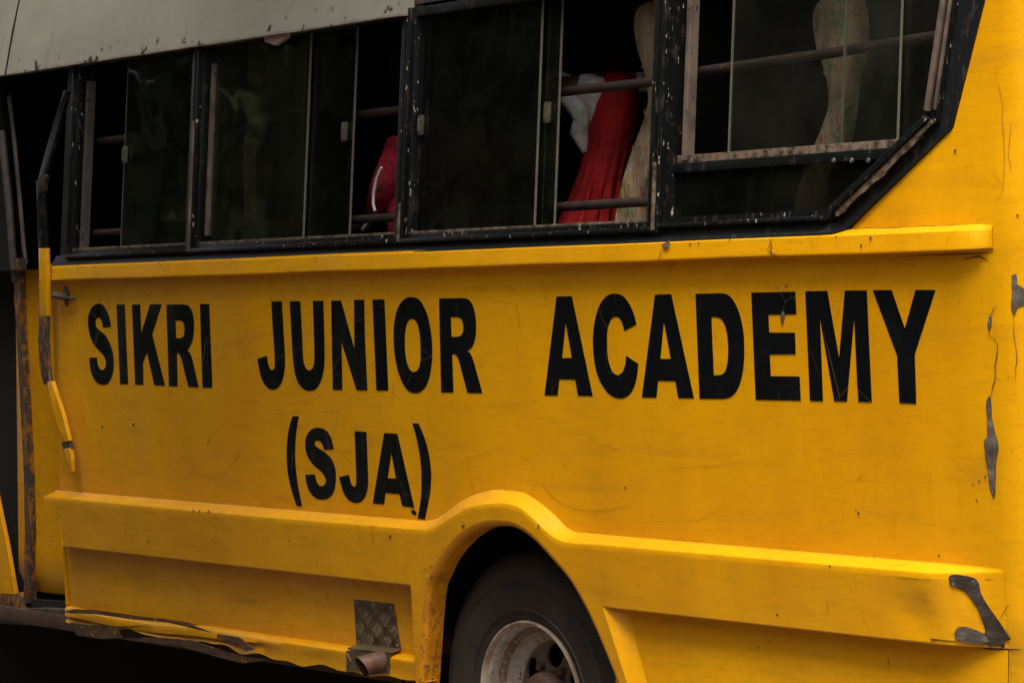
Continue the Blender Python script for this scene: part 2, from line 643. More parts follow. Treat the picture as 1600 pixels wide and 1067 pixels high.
def make_glass(name, tint, dust, dustc=(0.20, 0.19, 0.15), streak=0.5):
    """a thin pane: tinted body, mirror film of its surface, dust that scatters light, painted reflection streaks"""
    t = NT(name)
    tr = t.n.new('ShaderNodeBsdfTransparent')
    tr.inputs['Color'].default_value = (*tint, 1)
    gl = t.n.new('ShaderNodeBsdfGlossy')
    gl.inputs['Roughness'].default_value = 0.03
    gl.inputs['Color'].default_value = (1, 1, 1, 1)
    nb = t.bump(t.noise(3.0, 2), 0.25, 0.01)
    t.l.new(nb, gl.inputs['Normal'])
    fr = t.n.new('ShaderNodeFresnel')
    geo = t.n.new('ShaderNodeNewGeometry')
    t.l.new(t.mixf(geo.outputs['Backfacing'], 1.42, 1 / 1.42), fr.inputs['IOR'])
    mx = t.n.new('ShaderNodeMixShader')
    t.l.new(fr.outputs[0], mx.inputs[0])
    t.l.new(tr.outputs[0], mx.inputs[1])
    t.l.new(gl.outputs[0], mx.inputs[2])
    df = t.n.new('ShaderNodeBsdfDiffuse')
    df.inputs['Color'].default_value = (*dustc, 1)
    n1 = t.noise(5, 6, (1, 1, 0.8), 0.65)
    n2 = t.noise(14, 5, (2.4, 1, 0.22), 0.7, 0.8, off=(3, 1, 4))  # tall streaks painted in for soft reflections, blended with the dust
    d = t.math('ADD', t.ramp(n1, 0.35, 0.75, 0.25 * dust, dust), t.ramp(n2, 0.55, 0.8, 0, streak * dust))
    sp = t.ramp(t.noise(170, 2), 0.77, 0.80, 0, 0.35)
    d = t.math('ADD', d, sp)
    m2 = t.n.new('ShaderNodeMixShader')
    t.l.new(d, m2.inputs[0])
    t.l.new(mx.outputs[0], m2.inputs[1])
    t.l.new(df.outputs[0], m2.inputs[2])
    t.l.new(m2.outputs[0], t.out.inputs['Surface'])
    return t.m


M['glass_dark'] = make_glass('dark_tinted_glass', (0.26, 0.27, 0.26), 0.048, (0.16, 0.16, 0.12), 1.0)
M['glass_dusty'] = make_glass('dusty_tinted_glass', (0.50, 0.51, 0.48), 0.085, (0.16, 0.155, 0.11), 1.0)
M['glass_clear'] = make_glass('dusty_clear_glass', (0.95, 0.955, 0.94), 0.035, (0.20, 0.195, 0.16))
M['glass_edge'] = make_plain('ground_glass_edge', (0.16, 0.14, 0.10), 0.4)


def make_ground():
    t = NT('dark_packed_ground')
    n = t.noise(0.8, 6)
    n2 = t.noise(24, 5)
    c = t.mix(t.ramp(n, 0.35, 0.7), (0.13, 0.105, 0.082), (0.095, 0.078, 0.062))
    c = t.mix(t.ramp(n2, 0.5, 0.7), c, (0.07, 0.058, 0.047))
    t.bsdf(c, 0.95, 0, t.bump(n2, 0.5, 0.02), spec=0.05)
    return t.m


M['ground'] = make_ground()


def make_leaf():
    t = NT('dark_green_leaves')
    n = t.noise(0.5, 3)
    n2 = t.noise(6, 2)
    c = t.mix(t.ramp(n, 0.35, 0.65), (0.055, 0.082, 0.026), (0.10, 0.13, 0.045))
    c = t.mix(t.ramp(n2, 0.5, 0.7), c, (0.040, 0.062, 0.02))
    t.bsdf(c, 0.6)
    return t.m


M['leaf'] = make_leaf()
#@@SETTING
# ================================================================== the setting
bm = bmesh.new()
g = 400
for i in range(1):
    vs = [bm.verts.new((x, y, 0)) for x, y in ((-g, -g), (g, -g), (g, g), (-g, g))]
    bm.faces.new(vs)
o = obj('ground', bm, M['ground'])
o['kind'] = 'structure'
o['label'] = 'dark packed earth under the bus'

# the wood across the road that the window glass and the paint mirror
bm = bmesh.new()
rnd = random.Random(3)
for k in range(24000):
    u = rnd.random()
    # wood ahead of the bus on the camera's side, drawn close to shade it
    cx = -30 + 46.0 * u
    base = -6.2 - 2.6 * rnd.random() - 0.6 * math.sin(u * 9) - 5.5 * sstep(-7.5, -2.0, cx)
    top = 8.0 + 2.2 * math.sin(u * 17.0) + 1.5 * math.sin(u * 41 + 1)
    h = top * (1 - rnd.random() ** 1.6) + 0.1
    p = Vector((cx, base - (h / 9.0) * 0.6, max(0.25, h)))
    s = rnd.uniform(0.16, 0.42)
    q = Matrix.Rotation(rnd.uniform(0, 6.28), 3, 'Z') @ Matrix.Rotation(rnd.uniform(-1.1, 1.1), 3, 'X')
    vs = [bm.verts.new(p + q @ Vector(v) * s) for v in ((-.5, 0, -1), (.5, 0, -.6), (.42, 0, .7), (-.15, 0, 1))]
    bm.faces.new(vs)
for k in range(5500):
    u = rnd.random()
    p = Vector((-36 + 52 * u, -13.8 - 1.5 * rnd.random() - 2.0 * math.sin(u * 9), rnd.uniform(0.2, 7.0)))
    s = rnd.uniform(0.5, 0.9)
    q = Matrix.Rotation(rnd.uniform(-0.8, 0.8), 3, 'Z') @ Matrix.Rotation(rnd.uniform(-0.6, 0.6), 3, 'X')
    bm.faces.new([bm.verts.new(p + q @ Vector(v) * s) for v in ((-.5, 0, -1), (.5, 0, -.6), (.42, 0, .7), (-.15, 0, 1))])
# added boughs, out of view, that shade the front half of the bus
for k in range(9000):
    cx = rnd.uniform(-17.0, -3.6)
    cy = rnd.uniform(-9.0, 1.0)
    cz = 5.2 + 3.2 * rnd.random() + 0.9 * math.sin(cx * 1.3) + 0.05 * (cy + 4) ** 2 * -1
    dn = mnoise.noise(Vector((cx * 0.55, cy * 0.55, 3)))
    edge = sstep(-3.4, -5.4, cx + 0.6 * mnoise.noise(Vector((cy, 2, 0))))
    if rnd.random() > (0.24 + 0.4 * dn) * edge:
        continue
    p = Vector((cx, cy, cz))
    s = rnd.uniform(0.18, 0.40)
    q = Matrix.Rotation(rnd.uniform(0, 6.28), 3, 'Z') @ Matrix.Rotation(rnd.uniform(0.5, 2.3), 3, 'X')
    bm.faces.new([bm.verts.new(p + q @ Vector(v) * s) for v in ((-.5, 0, -1), (.5, 0, -.6), (.42, 0, .7), (-.15, 0, 1))])
o = obj('treeline', bm, M['leaf'], recalc=False)
o['kind'] = 'stuff'
o['label'] = 'dense dark green wood across the road, with added boughs that shade the bus'

# ================================================================== the bus
BUS = empty('school_bus', (-6.4, 1.1, 0.0),
            'old yellow school bus with black lettering and chipped dark window frames', 'bus')

XF, XR = -8.355, -4.235           # front end of the lettered panel, start of the rear corner
RC = 0.15                         # corner radius
Z_BELT = 1.557
YSK = 0.003                      # plane of the skirts

UPP = [(-8.372, .867), (-6.346, .866), (-6.29, .874), (-6.189, .920), (-6.111, .948), (-6.004, .965), (-5.91, .963),
       (-5.851, .945), (-5.782, .913), (-5.724, .878), (-5.686, .869), (-4.236, .866)]
_low = [(90, 778), (400, 806.7), (587, 822), (663, 828.4), (674.5, 825.8), (705, 806.7), (731.7, 793.4), (762, 786.9),
        (792.7, 786.5), (811.7, 791.5), (830.8, 806.7), (853.7, 829.6), (872.7, 843), (888, 848), (933.7, 850.6),
        (1010, 857.4), (1480, 898)]
BO = 0.045                        # how far the lower band stands proud
LOWP = [(lambda q: (q.x, q.z))(S(x, y, -BO)) for x, y in _low] + [(-4.24, S(1480, 898, -BO).z)]


def wband(x):                     # the band dies into the rear corner
    return 1.0 - sstep(-4.42, -4.245, x)


def zin(x):
    return interp(UPP, x)


def zout(x):
    a = interp(LOWP, x)
    w = wband(x)
    return zin(x) - 0.006 - (zin(x) - 0.006 - a) * (0.25 + 0.75 * w)


def corner_pt(s, z, y0=0.0, start=XR):
    """point at arc position s past the start of the rear corner, at height z"""
    r = RC
    yo = (WS * (z - 1.6) if z > 1.6 else 0.0) + y0
    L = r * math.pi / 2
    if s <= 0:
        return Vector((start + s, yo, z))
    if s < L:
        a = s / r
        return Vector((start + (r) * math.sin(a), yo + r - r * math.cos(a), z))
    return Vector((start + r, yo + r + (s - L), z))


xs = []
x = XF
while x < XR - 0.001:
    xs.append(x)
    x += 0.012 if -6.42 < x < -5.62 else 0.04
xs.append(XR)

# ---- lettered side panel
bm = bmesh.new()
rows = []
NR = 22
for j in range(NR + 1):
    t = j / NR
    rows.append([Vector((x, 0.0, zin(x) * (1 - t) + 1.605 * t)) for x in xs])
grid(bm, rows)
part('side_panel', BUS, bm, M['yellow'], smooth=True)

# ---- rear corner: one curved sheet, from skirt to roof, then the rear wall
bm = bmesh.new()
ss = [i / 14 * RC * math.pi / 2 for i in range(15)] + [0.6, 1.2, 1.9]
zs = [0.40, 0.55, 0.688, 0.696, 0.78, 0.866, 1.0, 1.2, 1.4, 1.56, 1.6, 1.7, 1.9, 2.1, 2.3, 2.6]
grid(bm, [[corner_pt(s, z, YSK - 0.06 * (0.69 - z) if z < 0.69 else 0.0) for s in ss] for z in zs])
part('rear_corner_panel', BUS, bm, M['yellow'], smooth=True)

# ---- upper rear quarter beside the last window
bm = bmesh.new()
q_out = [W(1316, 366), W(1330, 357), W(1490, 200), W(1540, 0)]
pts2 = [(q_out[0].x, 1.606), (q_out[1].x, q_out[1].z), (q_out[2].x, q_out[2].z), (q_out[3].x, q_out[3].z), (-4.262, 2.20), (-4.19 - 0.045, 2.60),
        (XR, 2.60), (XR, 1.606)]
tess(bm, pts2, [], lambda p: Vector((p[0], wy(p[1]), p[1])))
part('quarter_panel', BUS, bm, M['yellow'], smooth=False)

# ---- belt rail
prof = [(0.0, 1.6165), (-0.003, 1.6165), (-0.020, 1.6075), (-0.0260, 1.6045), (-0.0285, 1.602), (-0.0335, 1.567), (-0.0340, 1.5635), (-0.0335, 1.5612), (0.0, 1.557)]
bm = bmesh.new()
rows = []
rx = [XF + 0.004 + i * 0.06 for i in range(int((XR - XF) / 0.06))] + [-4.27, -4.252, -4.241, -4.236]
for x in rx:
    e = sstep(-4.236, -4.30, x)
    wob = 0.0022 * mnoise.noise(Vector((x * 2.3, 0, 0)))
    rows.append([Vector((x, y * (0.12 + 0.88 * e), 1.587 + (z - 1.587) * (0.9 + 0.1 * e) + wob * (1 if z < 1.6 else 0.3))) for y, z in prof])
V = grid(bm, rows)
bm.faces.new(V[0])
part('belt_rail', BUS, bm, M['yellow'], smooth=True, angle=32)

TUCK = 0.045                       # the band's face leans in towards its lower edge


def yface(z, w=1.0):
    return (-BO + TUCK * (0.833 - z)) * w - 0.0005


def on_face(px, py):
    y = -BO
    for _ in range(6):
        q = S(px, py, y)
        y = yface(q.z)
    return S(px, py, y)


# ---- lower band: ledge (curving up over the wheel) + flat face + lips
bm = bmesh.new()
rows = []
bx = [x for x in xs if x > XF - 1] + []
bx = [-8.385] + bx
for x in bx:
    zi, zo, w = zin(x), zout(x), wband(x)
    B = -(yface(zo - 0.014, w) + 0.0005)
    r = []
    for y, z in ((0.0, zi + 0.003), (-0.025 * B, zi + 0.0004), (-0.10 * B, zi - 0.002),
                 (-0.90 * B, zo + 0.0024), (-0.975 * B, zo + 0.0006), (-B, zo - 0.003), (-B, zo - 0.014)):
        r.append(Vector((x, y - 0.0005, z)))
    rows.append(r)
grid(bm, rows)
part('band_ledge', BUS, bm, M['yellow'], smooth=True, angle=35)
bm = bmesh.new()
ARCH = [(lambda q: (q.x, q.z))(on_face(x, y)) for x, y in
        ((651, 1075), (653.6, 1060), (663, 930.6), (674.5, 892.5), (693.6, 858), (724, 827.7), (754.6, 814), (785, 812.4), (808, 818),
         (834.6, 837), (865, 869.6), (895.6, 907.7), (930, 972.6), (960, 1045), (968, 1067))]
d = (Vector(ARCH[-1]) - Vector(ARCH[-2])).normalized()
ARCH.append((ARCH[-1][0] + d.x * 0.13, ARCH[-1][1] + d.y * 0.13))
ARCH[0] = (ARCH[1][0] - 0.012, 0.40)
ARCH = [(p.x, p.y) for p in smooth_outline(ARCH, closed=False, n=6)]
LIPZ = on_face(370, 882.4).z
XLEG = on_face(642, 914).x                      # left edge of the wheel-arch leg
leg_t, leg_b = on_face(941, 948), on_face(979.5, 1067)
ld = (leg_b - leg_t).normalized()
leg_e = leg_t + ld * ((leg_t.z - 0.40) / -ld.z)
XSPLIT = -5.30
x_l0 = S(86, 776, -BO).x                       # slanting front end of the band
x_l1 = on_face(98, 850).x
face = [(x_l0, zout(-8.385) - 0.014)] + [(x, zout(x) - 0.014) for x in bx if x_l0 + .01 < x < XSPLIT] + [(XSPLIT, zout(XSPLIT) - 0.014), (XSPLIT, LIPZ),
        (leg_t.x, LIPZ), (leg_e.x, 0.40)] + list(reversed(ARCH)) + [(XLEG - 0.012, 0.40), (XLEG, LIPZ), (x_l1, LIPZ)]
tess(bm, face, [], lambda p: Vector((p[0], yface(p[1]), p[1])))
# right stretch of the face, melting into the corner
rows = []
rxs = [XSPLIT + i * 0.03 for i in range(int((XR - XSPLIT) / 0.03) + 1)] + [XR]
for t in range(9):
    r = []
    for x in rxs:
        zt = zout(x) - 0.014
        z = zt + (LIPZ - zt) * t / 8
        dent = 0.010 * math.exp(-((x + 4.47) / 0.05) ** 2 - ((z - 0.755) / 0.05) ** 2)
        r.append(Vector((x, yface(z, wband(x)) + dent * wband(x), z)))
    rows.append(r)
grid(bm, rows)
part('lower_band', BUS, bm, M['yellow'], smooth=True, angle=35)
# lips turned in along the lower edge
bm = bmesh.new()


def lip(bm, path, yfront, depth, rad=0.006, off=None):
    """turn a sheet edge inwards: path = [(x, z)], off(i) = 2D direction away from the sheet"""
    rws = []
    n = len(path)
    for i, p in enumerate(path):
        a, b = Vector(path[max(i - 1, 0)]), Vector(path[min(i + 1, n - 1)])
        t = (b - a).normalized()
        nn = Vector((t.y, -t.x)) * (off or 1)
        yf = yface(p[1]) if yfront == 'face' else (yfront(p[0]) if callable(yfront) else yfront)
        r = []
        for k in range(5):
            an = k / 4 * math.pi / 2
            r.append(Vector((p[0] + nn.x * rad * (math.sin(an)), yf + rad * (1 - math.cos(an)), p[1] + nn.y * rad * math.sin(an))))
        r.append(Vector((p[0] + nn.x * rad, yf + depth, p[1] + nn.y * rad)))
        rws.append(r)
    return grid(bm, rws)


yb = lambda x: yface(LIPZ, wband(x))
lip(bm, [(x_l1, LIPZ), (-7.6, LIPZ), (-6.9, LIPZ), (XLEG, LIPZ)], yb, 0.055, 0.004)
lip(bm, [(leg_t.x, LIPZ)] + [(x, LIPZ) for x in rxs], yb, 0.055, 0.004)
lip(bm, [(XLEG, LIPZ), (XLEG - 0.012, 0.40)], 'face', 0.055, 0.004)
lip(bm, [(x_l0, zout(-8.385) - .014), (x_l1, LIPZ)], yface(0.76), 0.06, 0.005, -1)
part('band_lip', BUS, bm, M['yellow'], smooth=True, angle=35)

# bright slanted flank of the arch leg on the rear side
bm = bmesh.new()
rows = []
for t in range(9):
    z = LIPZ + (0.40 - LIPZ) * t / 8
    xa = leg_t.x + (leg_e.x - leg_t.x) * t / 8
    r = []
    for k, (dx, y) in enumerate(((0.0, yface(z)), (0.006, yface(z) + 0.003), (0.014, yface(z) + 0.010), (0.040, YSK - 0.006 - 0.06 * (0.69 - z)), (0.052, YSK + 0.001 - 0.06 * (0.69 - z)), (0.064, YSK + 0.004 - 0.06 * (0.69 - z)))):
        r.append(Vector((xa + dx, y, z)))
    rows.append(r)
grid(bm, rows)
part('arch_flank', BUS, bm, M['yellow'], smooth=True, angle=60)

# turned-in return of the wheel arch, rusty
bm = bmesh.new()
lip(bm, ARCH, 'face', 0.062, 0.017, 1)
part('arch_return', BUS, bm, M['rusty_yellow'], smooth=True)

# ---- skirts
SK0 = S(103, 856, YSK).x


def skirt_wave(x, z):
    return 0.004 * mnoise.noise(Vector((x * 3.0, 0, z * 5))) * sstep(0.70, 0.6, z)


bm = bmesh.new()
zs = [0.705, 0.68, 0.63, 0.58, 0.53, 0.50, 0.488]
n = 56
grid(bm, [[Vector((SK0 + (XLEG + 0.02 - SK0) * i / n + (0.03 * (0.7 - z) if i == 0 else 0), YSK + 0.04 * (0.69 - z) + skirt_wave(SK0 + (XLEG - SK0) * i / n, z), z)) for i in range(n + 1)] for z in zs])
part('skirt_panel', BUS, bm, M['yellow'], smooth=True)
bm = bmesh.new()
n = 36
x0 = leg_t.x + 0.005
grid(bm, [[Vector((x0 + (XR - x0) * i / n, YSK - 0.06 * (0.69 - z) - (0.002 if i == n else 0) + skirt_wave(x0 + (XR - x0) * i / n, z) * sstep(1.0, 0.9, i / n), z)) for i in range(n + 1)] for z in [0.705, 0.66, 0.58, 0.5, 0.40]])
part('skirt_panel', BUS, bm, M['yellow'], smooth=True)

# ---- crumpled sill below the front skirt
bm = bmesh.new()
rows = []
n = 90
for i in range(n + 1):
    t = i / n
    x = SK0 - 0.01 + (XLEG + 0.034 - SK0) * t
    crush = 1.0 - sstep(-7.45, -7.0, x)              # crushed towards the front
    nz = mnoise.noise(Vector((x * 4, 1, 0)))
    zt = 0.488 - 0.012 * crush * math.exp(-((x + 7.9) / 0.3) ** 2)
    out = 0.028 * (1 - crush) + crush * (0.010 + 0.008 * nz)
    zb = 0.425 - 0.012 * mnoise.noise(Vector((x * 9, 4, 0))) + 0.028 * crush * (0.4 + 0.6 * mnoise.noise(Vector((x * 6, 7, 2))))
    rows.append([Vector((x, YSK + 0.016, zt + 0.003)), Vector((x, YSK - 0.35 * out, zt)), Vector((x, YSK - out, zt - 0.008)), Vector((x, YSK - out - 0.001, zt - 0.018 - 0.012 * crush)),
                 Vector((x, YSK - out * 0.9 + crush * 0.018 * (1 + nz), (zt + zb) / 2)), Vector((x, YSK - out * 0.95 + crush * 0.006 * nz, zb)), Vector((x, YSK + 0.02, zb + 0.002))])
grid(bm, rows)
part('crumpled_sill', BUS, bm, M['rusty_yellow'] if False else M['yellow'], smooth=True, angle=60)
# torn open folds of the sill
bm = bmesh.new()
for pts, yo in (([(96, 955), (116, 951), (150, 953), (200, 962), (250, 966), (300, 976), (330, 988), (312, 984), (262, 972), (205, 967), (150, 959), (112, 958)], -0.024),
                ([(108, 972), (135, 976), (185, 978), (235, 977), (182, 982), (190, 996), (160, 998), (120, 992)], -0.012),
                ([(190, 998), (245, 995), (300, 1000), (352, 1018), (385, 1026), (420, 1030), (380, 1036), (340, 1026), (285, 1010), (230, 1003)], -0.014),
                ([(340, 990), (372, 995), (398, 1014), (385, 1017), (362, 1004), (338, 996)], -0.026)):
    slab(bm, [S(x, y, yo) for x, y in pts], Vector((0, 0.004, 0)))
part('torn_edge', BUS, bm, M['torn'])
bm = bmesh.new()
box(bm, (-10.1, 0.03, 0.398), (-6.5, 0.09, 0.450), 0.008)
part('sill_beam', BUS, bm, M['hubsteel'], smooth=True)
bm = bmesh.new()
box(bm, (-10.1, 0.42, 0.05), (-6.62, 0.52, 0.50), 0.004)  # added near-black slab that stands in for the shade under the bus
part('underbus_shade_slab', BUS, bm, M['under'])
#@@WHEEL
# ---- wheel
WX, WZ, WY = -5.992, 0.400, 0.052
bm = bmesh.new()


def shoulder(j, k):
    if j in (8, 9, 10) and k % 4 == 0:
        return -0.007
    return 0.0


prof = [(0.072, 0.208), (0.064, 0.214), (0.060, 0.225), (0.048, 0.262), (0.0445, 0.300), (0.048, 0.335), (0.054, 0.352), (0.056, 0.356), (0.072, 0.378), (0.085, 0.394),
        (0.104, 0.4015), (0.125, 0.4035), (0.22, 0.4045), (0.26, 0.398), (0.285, 0.37), (0.295, 0.30), (0.28, 0.215)]
prof = [(y + WY - 0.045, r) for y, r in prof]
lathe(bm, WX, WZ, prof, 192, shoulder)
TY = part('wheel', BUS, bm, M['tyre'], smooth=True, angle=50)
TY.name = 'wheel'
# raised bead rings of the sidewall
for rr in (0.243, 0.318):
    bm = bmesh.new()
    rr_y = {0.243: 0.0525, 0.318: 0.0455}[rr] + WY - 0.045
    lathe(bm, WX, WZ, [(rr_y + 0.002, rr - 0.004), (rr_y - 0.003, rr - 0.001), (rr_y - 0.003, rr + 0.001), (rr_y + 0.002, rr + 0.004)], 96)
    part('sidewall_ring', TY, bm, M['tyre'], smooth=True)
bm = bmesh.new()
yr = WY - 0.045
lathe(bm, WX, WZ, [(yr + 0.074, 0.2085), (yr + 0.060, 0.2135), (yr + 0.054, 0.2125), (yr + 0.053, 0.2085), (yr + 0.058, 0.204), (yr + 0.07, 0.202)], 128)
part('rim_lip', TY, bm, M['rimlip'], smooth=True)
bm = bmesh.new()
lathe(bm, WX, WZ, [(yr + 0.070, 0.202), (yr + 0.074, 0.197), (yr + 0.078, 0.1955), (yr + 0.100, 0.1925), (yr + 0.106, 0.190), (yr + 0.110, 0.185), (yr + 0.113, 0.179), (yr + 0.118, 0.176),
                   (yr + 0.132, 0.173), (yr + 0.144, 0.167), (yr + 0.150, 0.158), (yr + 0.152, 0.150)], 128)
RIM = part('rim', TY, bm, M['rim'], smooth=True)
bm = bmesh.new()
lathe(bm, WX, WZ, [(yr + 0.099, 0.1915), (yr + 0.1052, 0.1892), (yr + 0.1092, 0.1845), (yr + 0.1122, 0.1785), (yr + 0.116, 0.1755)], 128)
part('rim_step', TY, bm, M['rimrust'], smooth=True)
# wheel disc with hand holes
bm = bmesh.new()
out2 = [(0.150 * math.cos(a), 0.150 * math.sin(a)) for a in [2 * math.pi * k / 64 for k in range(64)]]
in2 = [(0.070 * math.cos(a), 0.070 * math.sin(a)) for a in [2 * math.pi * k / 40 for k in range(40)]]
hole_px = S(866.6, 1023, yr + 0.140)
a0 = math.atan2(hole_px.z - WZ, hole_px.x - WX)
rh = math.hypot(hole_px.z - WZ, hole_px.x - WX)
holes = [in2]
for k in range(6):
    a = a0 + k * math.pi / 3
    holes.append([(rh * math.cos(a) + 0.034 * math.cos(b), rh * math.sin(a) + 0.034 * math.sin(b)) for b in [2 * math.pi * q / 24 for q in range(24)]])


def disc3(p):
    r = math.hypot(*p)
    return Vector((WX + p[0], yr + 0.152 - 0.014 * sstep(0.15, 0.10, r), WZ + p[1]))


tess_slab(bm, out2, holes, disc3, Vector((0, 0.008, 0)))
part('wheel_disc', TY, bm, M['discsteel'], smooth=True, angle=30)
bm = bmesh.new()
lathe(bm, WX, WZ, [(yr + 0.16, 0.072), (yr + 0.10, 0.070), (yr + 0.088, 0.064), (yr + 0.080, 0.05), (yr + 0.076, 0.0)], 40)
part('hub', TY, bm, M['hubsteel'], smooth=True, angle=50)
for k in range(6):
    a = a0 + math.pi / 6 + k * math.pi / 3
    bm = bmesh.new()
    c = Vector((WX + 0.088 * math.cos(a), 0, WZ + 0.088 * math.sin(a)))
    rows = [[c + Vector((rr * math.cos(q * math.pi / 3), yy, rr * math.sin(q * math.pi / 3))) for q in range(6)] for yy, rr in ((yr + 0.150, 0.012), (yr + 0.118, 0.011))]
    V = grid(bm, rows, close=True)
    bm.faces.new(list(reversed(V[1])))
    part('lug_nut', TY, bm, M['hubsteel'])
# wheel housing and axle
bm = bmesh.new()
rows = []
for y in (0.02, 0.45):
    rows.append([Vector((WX + 0.52 * math.cos(a), y, WZ + 0.515 * math.sin(a))) for a in [math.pi * (1.08 - 1.16 * k / 24) for k in range(25)]])
grid(bm, rows)
V = [bm.verts.new(p) for p in rows[1]]
bm.faces.new(V)
part('wheel_housing', BUS, bm, M['under'])
bm = bmesh.new()
tube(bm, [(WX, 0.3, WZ), (WX, 1.9, WZ)], 0.06, 12)
part('axle', BUS, bm, M['under'])

# ---- tread plate patch and exhaust
YT = YSK + 0.002


def tread_lugs(bm, o, u, v, nu, nv, nrm, su=0.052, sv=0.044):
    """raised bars of five-bar tread plate on the parallelogram o + a u + b v"""
    U, Vv = u.normalized(), v.normalized()
    lu, lv = u.length, v.length
    for i in range(nu):
        for j in range(nv):
            flip = 1 if (i + j) % 2 == 0 else -1
            ca, cb = (i + 0.5) / nu * lu, (j + 0.5) / nv * lv
            for k in range(5):
                o5 = (k - 2) * 0.0075
                ang = math.radians(52) * 1
                if flip < 0:
                    ang = math.radians(128)
                dd = Vector((math.cos(ang), math.sin(ang)))
                pp = Vector((-dd.y, dd.x))
                c2 = Vector((ca, cb)) + pp * o5
                L, w2 = 0.0155, 0.0017
                q = []
                for sa, sb in ((-1, -.4), (-.7, -1), (.7, -1), (1, -.4), (1, .4), (.7, 1), (-.7, 1), (-1, .4)):
                    pt = c2 + dd * (sa * L) + pp * (sb * w2)
                    if not (0.003 < pt.x < lu - 0.003 and 0.003 < pt.y < lv - 0.003):
                        q = None
                        break
                    q.append(pt)
                if not q:
                    continue
                lo = [bm.verts.new(o + U * p.x + Vv * p.y) for p in q]
                hi = [bm.verts.new(o + U * (c2.x + (p.x - c2.x) * .75) + Vv * (c2.y + (p.y - c2.y) * .75) + nrm * 0.0022) for p in q]
                bm.faces.new(hi)
                for a in range(8):
                    bm.faces.new((lo[a], lo[(a + 1) % 8], hi[(a + 1) % 8], hi[a]))


c4 = [S(x, y, YT) for x, y in ((552.5, 935.6), (615.4, 943), (626, 1014.5), (557, 1007))]
bm = bmesh.new()
slab(bm, c4, Vector((0, 0.004, 0)), 0.0)
tread_lugs(bm, c4[3], c4[2] - c4[3], c4[0] - c4[3], 5, 4, Vector((0, -1, 0)))
TP = part('tread_plate', BUS, bm, M['tread'])
for a, b in ((0.06, 0.07), (0.94, 0.08), (0.5, 0.93), (0.07, 0.93), (0.93, 0.92)):
    bm = bmesh.new()
    top = c4[0].lerp(c4[1], a)
    bot = c4[3].lerp(c4[2], a)
    p = bot.lerp(top, b)
    V = lathe(bm, p.x, p.z, [(YT, 0.0055), (YT - 0.002, 0.005), (YT - 0.0032, 0.003), (YT - 0.0034, 0.0)], 10)
    part('rivet', TP, bm, M['screw'])
# bracket under it, cut round the pipe
e4 = [S(543, 1014, -0.024), S(562, 1007, YT), S(626, 1014.5, YT), S(611, 1021, -0.024)]
bm = bmesh.new()
slab(bm, [e4[0], e4[1], e4[2], e4[3]], Vector((0, 0, 0.004)))
part('tread_bracket', BUS, bm, M['tread'])
f4 = [S(541, 1016, -0.026), S(610, 1022.5, -0.026), S(608, 1052, -0.026), S(541, 1047, -0.026)]
PIPE_A = S(565, 1041, -0.085)
PIPE_B = PIPE_A + Vector((0.055, 0.39, 0.05))
bm = bmesh.new()
slab(bm, f4, Vector((0, 0.004, 0)))
tread_lugs(bm, f4[3], f4[2] - f4[3], f4[0] - f4[3], 5, 2, Vector((0, -1, 0)))
part('tread_bracket', BUS, bm, M['tread'])
bm = bmesh.new()
ax = (PIPE_B - PIPE_A).normalized()
u = ax.cross(Vector((0, 0, 1))).normalized()
v = u.cross(ax).normalized()
rows = []
for t, r in ((0.012, 0.0262), (0.0, 0.0266), (-0.0005, 0.0285), (0.003, 0.030), (0.06, 0.0305), (0.4, 0.0305)):
    row = []
    for k in range(32):
        a = 2 * math.pi * k / 32
        cut = (-0.010 * math.sin(a)) if t < 0.04 else 0.0           # mouth sawn at a slant
        row.append(PIPE_A + ax * (t + cut * 1.0) + u * r * math.cos(a) + v * r * math.sin(a))
    rows.append(row)
V = grid(bm, rows, close=True)
XP = part('exhaust_pipe', BUS, bm, M['pipe'], smooth=True, angle=60)
bm = bmesh.new()
grid(bm, [[PIPE_A + ax * t + u * r * math.cos(2 * math.pi * k / 24) + v * r * math.sin(2 * math.pi * k / 24) for k in range(24)] for t, r in ((0.006, 0.0266), (0.3, 0.024), (0.3, 0.001))], close=True)
part('pipe_bore', XP, bm, M['under'], smooth=True)  # bore coloured near-black for the shade inside the pipe
#@@LETTERS
# ---- lettering
c = 1


def A(x0, y0, s, pts):
    return [(x0 + p[0] / s, y0 + p[1] / s) + tuple(p[2:]) for p in pts]


